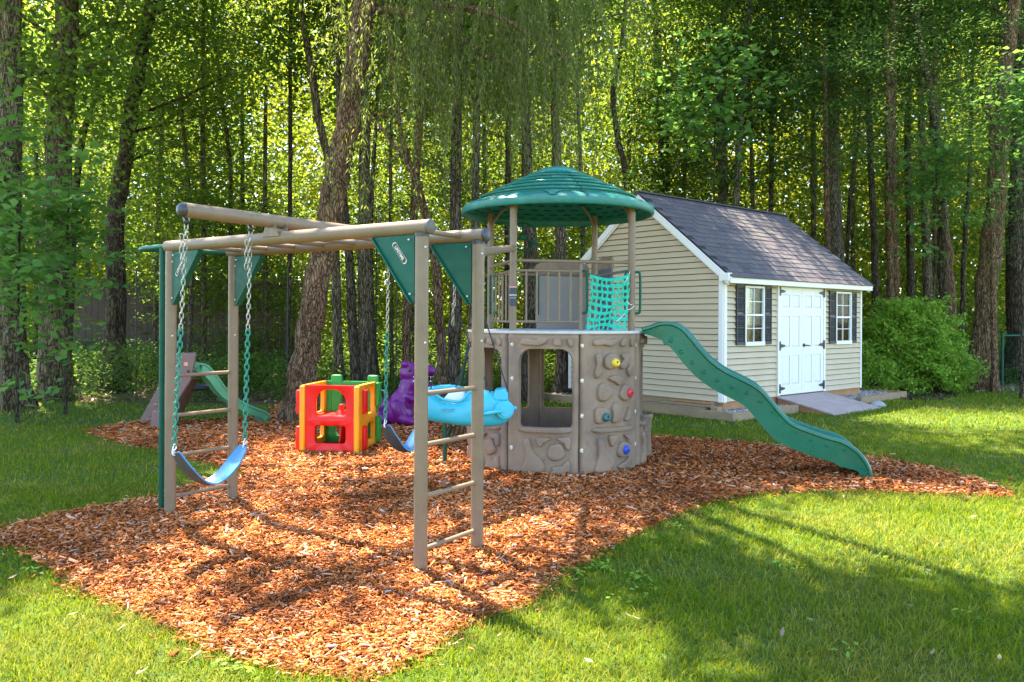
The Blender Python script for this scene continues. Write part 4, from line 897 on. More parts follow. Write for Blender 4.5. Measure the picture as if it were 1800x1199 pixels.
# steering wheel bracketed off the back left post
wc = at(919, 416, 9.15); wn = Vector((.25, -1, .05)).normalized(); wx = wn.cross(UP).normalized(); wy = wx.cross(wn); m_ = MB()
m_.tube([wc + (wx * math.cos(a) + wy * math.sin(a)) * .158 for a in [2 * math.pi * i / 28 for i in range(28)]], .012, 8, closed=True); wo = m_.build('steering_wheel', GREENM, tw, smooth=True)
m_ = MB(); m_.lathe([(0, .03), (.03, .028), (.042, .01), (.042, -.01), (0, -.01)], wc, wn, 16)
for k in range(3):
    a = math.pi / 2 + k * 2 * math.pi / 3; m_.tube([wc, wc + (wx * math.cos(a) + wy * math.sin(a)) * .155], .011, 8)
m_.build('wheel_spokes', GREENM, wo, smooth=True)
tb('wheel_bracket', [p3 + UP * wc.z, p3.lerp(wc, .6) * 1 + UP * (wc.z - p3.lerp(wc, .6).z), wc - wn * .02], .013, TAN, tw, 8)
# roof
prof = [(.985, 2.585), (1.005, 2.590), (1.015, 2.605), (1.012, 2.655), (.985, 2.680), (.930, 2.700), (.845, 2.728), (.800, 2.742), (.792, 2.785), (.735, 2.792), (.690, 2.800), (.682, 2.842), (.62, 2.848), (.590, 2.853), (.582, 2.890), (.52, 2.896), (.490, 2.901), (.482, 2.936), (.42, 2.942), (.395, 2.946), (.387, 2.978), (.33, 2.983), (.300, 2.986), (.292, 3.014), (.245, 3.024), (.235, 3.045), (.20, 3.068), (.15, 3.092), (.08, 3.108), (0, 3.113)]
prof2 = prof[:6]
for (ra, za), (rb, zb_), in (((.800, 2.742), (.735, 2.792)), ((.690, 2.795), (.62, 2.848)), ((.590, 2.848), (.52, 2.896)), ((.490, 2.896), (.42, 2.942)), ((.395, 2.942), (.33, 2.983)), ((.300, 2.984), (.245, 3.024))):
    prof2 += [(ra, za), (ra - .002, za + .016), (ra + .022, za + .015), (ra + .026, za + .026), (ra + .016, za + .034), (rb, zb_)]
prof = prof2 + prof[-5:]
roof_o = MB(); roof_o.lathe(prof, (CX, CY, 0), (0, 0, 1), 72)
inner = [(.985, 2.585), (.970, 2.60), (.962, 2.645), (.90, 2.665), (.6, 2.78), (.3, 2.93), (.1, 3.0), (0, 3.01)]; roof_o.lathe(inner, (CX, CY, 0), (0, 0, 1), 72)
roof = roof_o.build('roof', GREENP, tw, smooth=True, weld=True, angle=38)
for k in range(4):
    t = D2(13 + 90 * k); m_ = MB(); P = [(r, z) for r, z in prof[3:41]]; w_ = .006
    L_ = [pol(t, r, z + .002) + Vector((math.cos(t), math.sin(t), 0)) * -w_ for r, z in P]; R_2 = [pol(t, r, z + .002) + Vector((math.cos(t), math.sin(t), 0)) * w_ for r, z in P]
    G = [[a, b] for a, b in zip(L_, R_2)]; Gu = [[a + UP * .002, b + UP * .002] for a, b in zip(L_, R_2)]; m_.grid(G); m_.grid(Gu); m_.build('roof_seam', surf('seam_shadow_gap', (.003, .04, .03), .1, 5, .6, 0) if k == 0 else bpy.data.materials['seam_shadow_gap'], roof)
    # little moulded vent scoop beside each seam
    t2 = t - D2(19); m_ = MB(); q = pol(t2, .93, 2.70); tx = Vector((math.cos(t2), math.sin(t2), 0)); ty = Vector((math.sin(t2), -math.cos(t2), 0))
    m_.add([q - tx * .10 - ty * .09 + UP * .045, q + tx * .10 - ty * .09 + UP * .045, q + tx * .035 + ty * .075 + UP * .0, q - tx * .035 + ty * .075 + UP * .0, q - tx * .07 - ty * .05 + UP * .008, q + tx * .07 - ty * .05 + UP * .008, q + tx * .02 + ty * .08 - UP * .03, q - tx * .02 + ty * .08 - UP * .03], [(0, 1, 2, 3), (0, 3, 7, 4), (1, 5, 6, 2), (3, 2, 6, 7)]); m_.build('vent_scoop', GREENP, roof, smooth=True, bevel=.008)
sl_ = MB(); SLG = surf('underside_slot', (.002, .03, .02), .1, 5, .7, 0)
for r in (.50, .60, .70, .80, .88):
    z = 2.665 + (.90 - r) / .30 * .115 if r > .6 else 2.78 + (.6 - r) / .3 * .15; n = int(r * 40)
    for i in range(n):
        t = 2 * math.pi * (i + .5 * (int(r * 10) % 2)) / n; ty = Vector((math.sin(t), -math.cos(t), 0)); tx = Vector((math.cos(t), math.sin(t), 0)); sl_.box(pol(t, r, z - .006), (.085, .018, .006), tx, ty)
stuff(sl_.build('underside_slots', SLG, roof))
for i, t in enumerate(PT):
    q = pol(t, RP, ZR + .0); tin = pol(t, .45, 2.81); tb('roof_brace', catmull([pol(t, RP - .03, ZR - .12), pol(t, RP - .05, ZR + .0), pol(t, RP - .16, ZR + .11), pol(t, .55, 2.76)], 6), .012, TAN, tw, 8)
# connecting bar from the monkey bars
tb('connecting_bar', [PB + UP * 1.925 , p1 + UP * 2.185], .032, TAN, mk, 16)
# cargo net hung on the deck opening
nt_o = thing('scramble_net', subp + UP * ZD, 'bright green webbing net tied across the deck opening beside the railing', 'net')
def netpt(s, t):
    px = 1037 + s * 63 + math.sin(t * 5) * 2 - t * 4; py = 486 + t * 98 + 6 * math.sin(s * math.pi) * (1 - t) + 3 * math.sin(s * 7 + t * 9) * t
    tt = tpx(px, p1, p2); q = p1 + ch1 * tt; z = onplane(px, py, p1.xy, ch1.xy)[1]; return Vector((q.x, q.y, max(z, ZD + .004))) + on1 * (.055 + .012 * math.sin(s * 9 + t * 6))
for i in range(8):
    s0 = i / 7; m_ = MB(); m_.grid([[netpt(s0 - .022 + .02 * math.sin(j * 1.3 + i), j / 16) + on1 * (.004 * (-1) ** (j + i)), netpt(s0 + .022 + .02 * math.sin(j * 1.3 + i), j / 16) + on1 * (.004 * (-1) ** (j + i))] for j in range(17)])
    o = m_.build('upright_strap', NETG, nt_o); o.modifiers.new('s', 'SOLIDIFY').thickness = .003
for i in range(9):
    t0 = i / 8; m_ = MB(); m_.grid([[netpt(-.05 + 1.1 * j / 16, t0 - .025) + on1 * (.004 * (-1) ** (j + i)), netpt(-.05 + 1.1 * j / 16, t0 + .03) + on1 * (.004 * (-1) ** (j + i))] for j in range(17)])
    o = m_.build('cross_strap', NETG, nt_o); o.modifiers.new('s', 'SOLIDIFY').thickness = .003
for a, b in (((1094, 497), (1104, 478)), ((1098, 530), (1108, 536)), ((1080, 565), (1100, 545)), ((1099, 545), (1112, 538))):
    ta, tb2 = tpx(a[0], p1, p2), tpx(b[0], p1, p2); qa = p1 + ch1 * ta + on1 * .07; qa.z = onplane(a[0], a[1], p1.xy, ch1.xy)[1]; qb = p1 + ch1 * tb2 + on1 * .05; qb.z = onplane(b[0], b[1], p1.xy, ch1.xy)[1]
    tb('tie_string', catmull([qa, qa.lerp(qb, .5) - UP * .01, qb], 4), .003, WHITEP, nt_o, 6)
# wavy slide
def channel(path, wv, W, dep, mat, parent, name='slide', bed=.6, side=1.0, lip=1.0):
    """path: lip-top points of the near rail; wv: direction across; dep(i/n): side depth"""
    pts = catmull(path, 5); n = len(pts); rows = []; L = lip
    for i, p in enumerate(pts):
        tg = (pts[min(i + 1, n - 1)] - pts[max(i - 1, 0)]).normalized(); nn = wv.cross(tg).normalized()
        if nn.z < 0: nn = -nn
        if tg.z < -.93: nn = (Vector((tg.x, tg.y, 0)).normalized() * .9 + UP * .3).normalized() if False else nn
        d = dep(i / (n - 1)); b = d * bed
        sec = [(-.03 * L, -.012 * L), (-.028 * L, .008 * L), (-.008 * L, .018 * L), (.016 * L, .008 * L), (.032 * L, -.02 * L), (.05 * L, -b * .75), (.09 * L, -b), (W - .09 * L, -b), (W - .05 * L, -b * .75), (W - .032 * L, -.02 * L), (W - .016 * L, .008 * L), (W + .008 * L, .018 * L), (W + .028 * L, .008 * L), (W + .03 * L, -.012 * L), (W + .012 * L, -.024 * L), (W + .004, -d), (W - .02, -d), (W - .03, -b - .02), (.03, -b - .02), (.02, -d), (-.004, -d), (-.012 * L, -.024 * L)]
        rows.append([p + wv * x + nn * h for x, h in sec] + [p + wv * sec[0][0] + nn * sec[0][1]])
    m_ = MB(); m_.grid(rows); k = len(rows[0]) - 1; m_.add(rows[0][:k], [tuple(range(k))]); m_.add(rows[-1][:k], [tuple(range(k))]); return m_.build(name, mat, parent, smooth=True, weld=True, angle=38)
ss = Vector((1.315, 8.10, 0)); sdr = Vector((.9705, -.2411, 0)); sw = Vector((.2411, .9705, 0))
def sp_(px, py): t, z = onplane(px, py, ss.xy, sdr.xy); return ss + sdr * t + UP * z
lipx = [(1128, 579), (1145, 574), (1160, 569), (1180, 569), (1198, 577), (1215, 594), (1232, 615), (1250, 634), (1275, 652), (1305, 667), (1332, 682), (1352, 702), (1372, 726), (1392, 745), (1420, 757), (1452, 768), (1480, 776), (1503, 790), (1518, 806), (1527, 822), (1532, 841)]
path = [sp_(*q) for q in lipx]
slide = channel(path, sw, .46, lambda t: .05 + .165 * sm(t / .12) - .135 * sm((t - .84) / .16), SLIDEG, tw)
for X, Y in ((290, 210), (355, 283), (425, 352), (500, 413), (585, 463), (678, 507), (772, 545), (860, 595), (937, 663), (1015, 735), (1090, 795), (1183, 843), (1283, 880), (1393, 905)):
    q = sp_(1100 + X / 3.633, 540 + Y / 3.633); b = MB(); b.lathe([(.026, 0), (.024, .006), (.016, .010), (.012, .004), (0, .002)], q - sw * -.0 + sw * -.004, -sw, 12); b.build('side_boss', SLIDEG, slide, smooth=True)
m_ = MB(); f0 = sp_(1504, 808); f1 = sp_(1530, 838)
q = [sp_(1503, 806), sp_(1521, 820), sp_(1531, 843), sp_(1506, 829)]; m_.prism([p + sw * .05 for p in q], sw * .36); m_.build('slide_foot', SLIDEG, slide, bevel=.01)
# curved basin low on the right-hand side of the base
bs = MB(); tb0 = D2(98); q = pol(tb0, R0 - .0)
bs.lathe([(.10, 0), (.115, .10), (.105, .30), (.12, .42), (.13, .47), (.122, .485), (.10, .46), (.08, .38), (.0, .38)], (q.x, q.y, 0), (0, 0, 1), 20); bs.build('side_basin', STONEP, tw, smooth=True, weld=True)
# dark cargo net leaning on the far left side of the tower
cn = thing('cargo_climbing_net', at(800, 690, 9.6), 'dark green rope climbing net sloping up to the left side of the tower', 'climbing net')
na, nb_ = [at(788, 690, 9.55), at(822, 690, 9.9)], [at(828, 575, 9.2), at(858, 575, 9.5)]
na = [Vector((p.x, p.y, .10)) for p in na]; nb_ = [Vector((p.x, p.y, 1.36)) for p in nb_]
def cp(s, t): 
    a = na[0].lerp(nb_[0], t); b = na[1].lerp(nb_[1], t); return a.lerp(b, s) + Vector((0, 0, -.06 * math.sin(math.pi * t)))
for s in (0, 1): tb('net_side_rope', [cp(s, t / 8) for t in range(9)], .018, NETD, cn, 8)
for s in (.25, .5, .75): tb('net_rope', [cp(s, t / 8) for t in range(9)], .010, NETD, cn, 6)
for t in range(1, 9): tb('net_rope', [cp(s / 4, t / 9 + .01 * math.sin(s * 3)) for s in range(5)], .010, NETD, cn, 6)
q = at(782, 760, 8.3); tb('net_stake', [Vector((q.x, q.y, 0)), Vector((q.x, q.y, .45))], .022, GREENM, cn, 10)

# ------------------------------------------------------------------ toy plane swing
pl = thing('plane_glider_swing', at(825, 720, 7.2), 'cyan plastic plane glider swing hanging between the nearest ladder and the tower', 'plane swing')
secs = [(738, 690, 728, .06), (744, 684, 734, .10), (755, 683, 738, .13), (765, 692, 740, .145), (778, 701, 742, .15), (798, 706, 745, .155), (814, 703, 747, .155), (822, 692, 748, .15), (832, 686, 749, .14), (848, 685, 750, .13), (866, 688, 749, .125), (880, 690, 747, .12), (891, 697, 741, .10), (896, 708, 732, .05)]
rows = []
for x, yt, yb, hw in secs:
    a, b = at(x, yt, 7.2), at(x, yb, 7.2); c = (a + b) / 2; h = (a.z - b.z) / 2; row = []
    for j in range(20):
        t = 2 * math.pi * j / 20; cx_, sx_ = math.cos(t), math.sin(t); e = .62
        row.append(c + Vector((0, 1, 0)) * hw * math.copysign(abs(cx_) ** e, cx_) + UP * h * math.copysign(abs(sx_) ** e, sx_))
    rows.append(row + [row[0]])
m_ = MB(); m_.grid(rows); m_.add(rows[0][:20], [tuple(range(20))]); m_.add(rows[-1][:20], [tuple(range(20))]); body = m_.build('fuselage', CYAN, pl, smooth=True, weld=True, angle=50)
def pl_box(name, mat, x0, x1, y0, y1, d0, d1, bev=.01):
    a = at(x0, y1, (d0 + d1) / 2); b = at(x1, y0, (d0 + d1) / 2); m_ = MB(); m_.box(((a.x + b.x) / 2, (d0 + d1) / 2, (a.z + b.z) / 2), (b.x - a.x, d1 - d0, b.z - a.z)); return m_.build(name, mat, pl, bevel=bev, smooth=True)
m_ = MB(); q = [at(774, 708, 7.2), at(812, 712, 7.2), at(818, 690, 7.2), at(813, 686, 7.2), at(790, 689, 7.2)]; m_.prism([p - Vector((0, .10, 0)) for p in q], Vector((0, .2, 0))); seat_ = m_.build('seat', WHITEP, pl, bevel=.012, smooth=True)
tb('seat_rail', catmull([at(753, 685, 7.32), at(775, 681, 7.32), at(800, 681, 7.32), at(818, 686, 7.32), at(826, 692, 7.3)], 4), .022, CYAN, pl, 10)
tb('cockpit_rim', catmull([at(750, 686, 7.08), at(762, 691, 7.055), at(776, 701, 7.05), at(798, 706, 7.05), at(813, 703, 7.05), at(822, 692, 7.055), at(832, 687, 7.07)], 4), .013, CYAN, pl, 10)
m_ = MB(); c = at(887, 721, 7.05); ax = Vector((.35, -.92, .02)).normalized(); m_.lathe([(0, .03), (.055, .03), (.06, .022), (.07, .022), (.082, .012), (.082, -.05), (0, -.05)], c, ax, 24); m_.build('nose_disc', CYAN, pl, smooth=True, weld=True, angle=35)
tb('propeller_hub', [at(893, 719, 7.15), at(908, 718, 7.15)], [.026, .018], CYAN, pl, 12)
tb('foot_bar', catmull([at(846, 729, 7.06), at(858, 727, 6.99), at(872, 724, 6.98), at(882, 723, 7.0)], 4), .017, CYAN, pl, 10)
m_ = MB(); q = [at(868, 690, 7.2), at(872, 684, 7.2), at(888, 682, 7.2), at(893, 692, 7.2), at(893, 702, 7.2), at(868, 702, 7.2)]; m_.prism([p - Vector((0, .12, 0)) for p in q], Vector((0, .24, 0))); m_.build('windscreen', CYAN, pl, bevel=.012, smooth=True)
ey_ = UP; text_mesh('STEP2', .045, surf('cyan_emboss', (.05, .40, .53), .05, 5, .5, 0), body, at(790, 718, 7.2) + Vector((0, -.157, 0)), (1, 0, -.02), UP, ext=.004, bold=.001)
c1, c2 = bp(799, 538), bp(848, 545); chain('steel_chain', HANG[797], c1, STEEL, pl, .034, .011, .003); chain('steel_chain', HANG[846], c2, STEEL, pl, .034, .011, .003)
chain('chain_tail', c1 + UP * .02 - MU * .02, c1 - MU * .025 - UP * .17, STEEL, pl, .034, .011, .003)
for a, e in ((c1, at(757, 684, 7.1)), (c1, at(862, 690, 7.1)), (c2, at(893, 688, 7.12)), (c2, at(800, 684, 7.3))): tb('rope', [a, e], .006, ROPE, pl, 6)

# ------------------------------------------------------------------ play cube
cb = thing('play_cube', gr(595, 792), 'red and yellow plastic play cube with window holes and green edge knobs', 'play cube')
K0 = Vector((-2.325, 8.96, 0)); KU = Vector((.99, -.15, 0)).normalized(); KV = Vector((.15, .99, 0)).normalized(); KW, KD, KH = .665, .64, .755
def holed(name, mat, parent, O, U, V, W, H, holes, th, bev=.012):
    """flat panel split into one band per hole; hole = (x0,x1,z0,z1,round top,round bottom)"""
    holes = sorted(holes, key=lambda h: h[2]); cutz = [0] + [(holes[i][3] + holes[i + 1][2]) / 2 for i in range(len(holes) - 1)] + [H]; m_ = MB()
    for h, zA, zB in zip(holes, cutz[:-1], cutz[1:]):
        x0, x1, z0, z1, rt, rb = h; rt = min(rt, (x1 - x0) / 2 - .001, (z1 - z0) / 2 - .001); cx_, cz_ = (x0 + x1) / 2, (z0 + z1) / 2; rows = []
        cor = [math.atan2(Z - cz_, X - cx_) for X in (0, W) for Z in (zA, zB)]
        for a in sorted([2 * math.pi * i / 48 - math.pi for i in range(48)] + cor):
            dx, dz = math.cos(a), math.sin(a); hx, hz = (x1 - x0) / 2, (z1 - z0) / 2; rr = rt if dz > 0 else rb
            t = min(hx / abs(dx) if abs(dx) > 1e-6 else 9, hz / abs(dz) if abs(dz) > 1e-6 else 9); x, z = dx * t, dz * t
            if abs(x) > hx - rr and abs(z) > hz - rr:
                qx, qz = math.copysign(hx - rr, x), math.copysign(hz - rr, z); b = dx * qx + dz * qz; c = qx * qx + qz * qz - rr * rr; t = b + math.sqrt(max(b * b - c, 0)); x, z = dx * t, dz * t
            cc = []
            if dx > 1e-6: cc.append((W - cx_) / dx)
            if dx < -1e-6: cc.append(-cx_ / dx)
            if dz > 1e-6: cc.append((zB - cz_) / dz)
            if dz < -1e-6: cc.append((zA - cz_) / dz)
            t = min(cc); ox, oz = cx_ + dx * t, cz_ + dz * t; hx_, hz_ = cx_ + x, cz_ + z; N = U.cross(UP).normalized()
            def Q(X, Z, o): return O + U * X + UP * Z + N * o
            k = .018 / max(math.hypot(x, z), .01); rows.append([Q(ox, oz, -th), Q(ox, oz, 0), Q(hx_ + x * k, hz_ + z * k, 0), Q(hx_, hz_, -.012), Q(hx_, hz_, -th), Q(ox, oz, -th)])
        m_.grid(rows, closeu=True)
    return m_.build(name, mat, parent, smooth=True, weld=True, angle=40)
def cubeface(O, U, W, col, name, a=.19, b=.81):
    return holed(name, col, cb, O, U, None, W, KH, [(W * a, W * b, .115, .31, .035, .035), (W * a, W * b, .415, .712, .19, .02)], .05)
cubeface(K0 + KU * .045 + KV * -.01, KU, KW - .09, RED, 'front_panel')
cubeface(K0 + KU * (KW - .045) + KV * (KD + .01), -KU, KW - .09, GRN, 'back_panel')
cubeface(K0 + KU * KW, KV, KD, YEL, 'side_panel', .50, .84); cubeface(K0 + KV * KD, -KV, KD, YEL, 'side_panel', .16, .50)
for cxx in (0, 1):
    m_ = MB(); c = K0 + KU * (KW * cxx) + KV * -.012 + (KU * (-.02 if cxx else .02)); m_.box(c + UP * KH / 2, (.062, .05, KH - .012), KU, KV); m_.build('corner_post', YEL, cb, bevel=.014, seg=3, smooth=True)
    for z0, z1 in ((.03, .30), (.44, .70)):
        m_ = MB(); s_ = 1 if cxx else -1; m_.box(K0 + KU * (KW * cxx + s_ * (.012 if cxx else .03)) + KV * (.02 if not cxx else .15) + UP * (z0 + z1) / 2, (.05, .10, z1 - z0), KU, KV); m_.build('red_tab', RED, cb, bevel=.012, smooth=True)
for z0, z1 in ((.06, .36), (.47, .75)):
    m_ = MB(); m_.box(K0 + KU * (KW + .025) + KV * (KD - .04) + UP * (z0 + z1) / 2, (.05, .10, z1 - z0), KU, KV); m_.build('green_tab', GRN, cb, bevel=.016, smooth=True)
for t, z1 in ((.26, .83), (.93, .83)):
    m_ = MB(); m_.box(K0 + KU * (KW * t) + KV * (KD - .02) + UP * (z1 - .22), (.13, .06, .44), KU, KV); m_.build('green_knob', GRN, cb, bevel=.02, seg=3, smooth=True)
m_ = MB(); m_.box(K0 + KU * KW / 2 + KV * KD / 2 + UP * .385, (KW - .08, KD - .08, .035), KU, KV); m_.build('inner_shelf', RED, cb, bevel=.01)
m_ = MB(); m_.lathe([(.075, 0), (.05, .035), (.03, .05), (.028, .11), (.0, .12)], K0 + KU * KW * .52 + KV * KD * .5 + UP * .402, (0, 0, 1), 16); m_.build('shelf_knob', RED, cb, smooth=True, weld=True)
m_ = MB(); m_.prism([K0 + KU * .38 + KV * .1 + UP * .02, K0 + KU * .40 + KV * .55 + UP * .02, K0 + KU * .60 + KV * .55 + UP * .36, K0 + KU * .42 + KV * .1 + UP * .36], KU * .02); m_.build('inner_slope', RED, cb, bevel=.008)

# ------------------------------------------------------------------ purple dinosaur
dn_ = thing('dinosaur_toy', gr(715, 747), 'glossy purple plastic toy dinosaur sitting upright with an open toothy mouth', 'dinosaur toy')
DD = 11.2
def dp(px, py, o=0): return at(px, py, DD + o)
m_ = MB(); s = DD / F
def el(px, py, rx, ry, o=0, ry2=None, rot=0):
    ex = Vector((math.cos(rot), 0, -math.sin(rot))); ez = Vector((math.sin(rot), 0, math.cos(rot))); m_.ball(dp(px, py, o), (rx * s, (ry2 or rx) * s, ry * s), ex, (0, 1, 0), ez, n=20, m=14)
el(704, 727, 24, 20, 0, 22); el(707, 708, 22, 26, 0, 20, .1); el(716, 684, 16, 26, 0, 16, .12)
el(722, 656, 20, 18, 0, 16); el(718, 644, 12, 8, 0, 12); el(726, 672, 22, 13, 0, 15, .1); el(745, 651, 22, 11, 0, 14, -.05); el(757, 652, 10, 9, 0, 12); el(737, 677, 23, 9, 0, 13, .12); el(756, 681, 10, 6, 0, 11)
el(712, 640, 9, 6, -.08, 6); el(722, 640, 8, 5, .08, 6)
for o in (-.16, .16):
    el(700, 722, 11, 20, o, 8, -.5); el(714, 738, 18, 9, o, 9, .25); el(726, 742, 9, 6, o, 9)
    el(722, 700, 14, 6, o * .8, 6, .5)
el(676, 736, 20, 10, .05, 14); el(664, 738, 14, 9, .1, 12); el(668, 716, 12, 18, .15, 16); el(680, 712, 12, 14, .1, 14)
body = m_.build('body', PUR, dn_, smooth=True); rm = body.modifiers.new('r', 'REMESH'); rm.mode = 'VOXEL'; rm.voxel_size = .016; rm.use_smooth_shade = True; sm_ = body.modifiers.new('s', 'SMOOTH'); sm_.iterations = 6; sm_.factor = .5
for o in (-.115, .115):
    m_ = MB(); m_.ball(dp(720, 651, o * 1.22), .025, n=14, m=10); e = m_.build('eye', surf('eye_amber', (.10, .07, .03), .1, 5, .3, 0) if o < 0 else bpy.data.materials['eye_amber'], dn_, smooth=True); m_ = MB(); m_.ball(dp(721, 651, o * 1.22 + math.copysign(.014, o)), .017, n=12, m=8); m_.build('pupil', BLACKP, e, smooth=True)
m_ = MB(); m_.ball(dp(744, 665, 0), (.15, .118, .026), n=16, m=8); m_.build('mouth', surf('mouth_dark', (.02, .002, .012), .1, 5, .5, 0), dn_, smooth=True)
m_ = MB()
for i in range(7):
    for o in (-.115, .115):
        q = dp(727 + i * 5, 661 + .2 * i, o * (1 - i * .04)); m_.lathe([(.012, 0), (.0, -.028)], q, (0, 0, 1), 6); q = dp(727 + i * 5, 671, o * (1 - i * .04)); m_.lathe([(.012, 0), (.0, .024)], q, (0, 0, 1), 6)
stuff(m_.build('teeth', WHITEP, dn_))
tb('carry_handle', catmull([dp(660, 703, .1), dp(662, 690, .1), dp(672, 686, .1), dp(680, 692, .1), dp(682, 706, .1)], 4), .014, surf('grey_handle', (.25, .25, .30), .05, 4, .4, 0), dn_, 8)

# ------------------------------------------------------------------ toddler slide
td = thing('toddler_slide', gr(300, 752), 'small toddler slide with brown ladder and pale green chute behind the far ladder', 'toddler slide')
DT = 10.9
def tp(px, py, d): return at(px, py, d)
def quadprism(name, mat, pts, th, bev=.012): m_ = MB(); m_.prism(pts, th); return m_.build(name, mat, td, bevel=bev, smooth=True)
Ya = Vector((.25, .97, 0)).normalized(); 
for k, (dd) in enumerate((10.75, 11.25)):
    sft = 16 if k == 0 else -9; up_y = 10 if k == 0 else 0
    q = [tp(248 + sft, 756 + up_y - 6, dd), tp(262 + sft, 756 + up_y - 6, dd), tp(335, 668, dd), tp(344, 622, dd), tp(312, 620, dd), tp(300, 640, dd)]
    quadprism('ladder_side', TSB, q, Vector((0, .06, 0)))
q = [tp(296, 700, 10.78), tp(320, 668, 10.78), tp(345, 668, 10.78), tp(345, 700, 10.78), tp(296, 760, 10.78), tp(278, 758, 10.78)]
quadprism('front_leg_panel', TSB, [tp(262, 757, 10.72), tp(283, 753, 10.72), tp(296, 722, 10.72), tp(268, 722, 10.72)], Vector((0, .10, 0)), .016)
quadprism('base_panel', TSB, [tp(288, 752, 10.85), tp(298, 740, 10.85), tp(330, 668, 10.85), tp(306, 668, 10.85), tp(276, 735, 10.85)], Vector((0, .4, 0)))
for x, y in ((262, 737), (276, 712), (290, 684)):
    a = tp(x, y, 10.8); m_ = MB(); m_.box(a + Vector((.03, .22, 0)), (.16, .48, .035), (1, 0, 0), (0, 1, 0)); m_.build('step', TSB, td, bevel=.008)
m_ = MB(); a = tp(328, 622, 11.0); m_.tube([tp(311, 626, 10.9), tp(322, 623, 10.9), tp(345, 622, 10.9)], .022, 10); m_.build('hood_rim', TSB, td, smooth=True)
m_ = MB(); c = tp(327, 640, 10.745); m_.box(c, (.055, .006, .05)); m_.build('sticker', surf('orange_sticker', (.62, .25, .12), .05, 4, .5, 0), td); m_ = MB(); m_.lathe([(0, .006), (.018, .006), (.02, 0)], tp(331, 653, 10.748), (0, -1, 0), 12); m_.build('bolt', BLACKP, td, smooth=True)
text_mesh('2', .035, WHITEP, td, tp(327, 640, 10.741), (1, 0, 0), UP, ext=.001)
tpth = [tp(341, 648, 10.82), tp(352, 640, 10.84), tp(366, 644, 10.87), tp(382, 662, 10.92), tp(398, 684, 10.98), tp(420, 703, 11.08), tp(445, 716, 11.2), tp(466, 724, 11.35), tp(474, 731, 11.4)]
tpth = [p for p in tpth]; tdd = (tpth[-1] - tpth[0]); tdd.z = 0; tdd.normalize(); twv = Vector((-tdd.y, tdd.x, 0))
channel([p - twv * .0 for p in tpth], twv, .34, lambda t: .13 - .04 * t, TSG, td, 'chute', .35, lip=.8)
m_ = MB(); c = tp(456, 738, 11.35); m_.box(Vector((c.x, c.y + .12, .055)), (.16, .26, .11), tdd, twv); m_.build('chute_foot', surf('dark_green_foot', (.03, .12, .05), .1, 5, .6, 0), td, bevel=.02)
rg = MB(); cc = at(340, 683, 12.6); rg.tube([Vector((cc.x + .26 * math.cos(a), cc.y + .26 * math.sin(a), cc.z + .02)) for a in [2 * math.pi * i / 28 for i in range(28)]], .035, 10, closed=True)
tg_ = rg.build('black_tyre', BLACKP, None, smooth=True, origin=(cc.x, cc.y, 0)); tag(tg_, 'black rubber ring seen under the toddler slide, at the edge of the undergrowth', 'rubber ring')
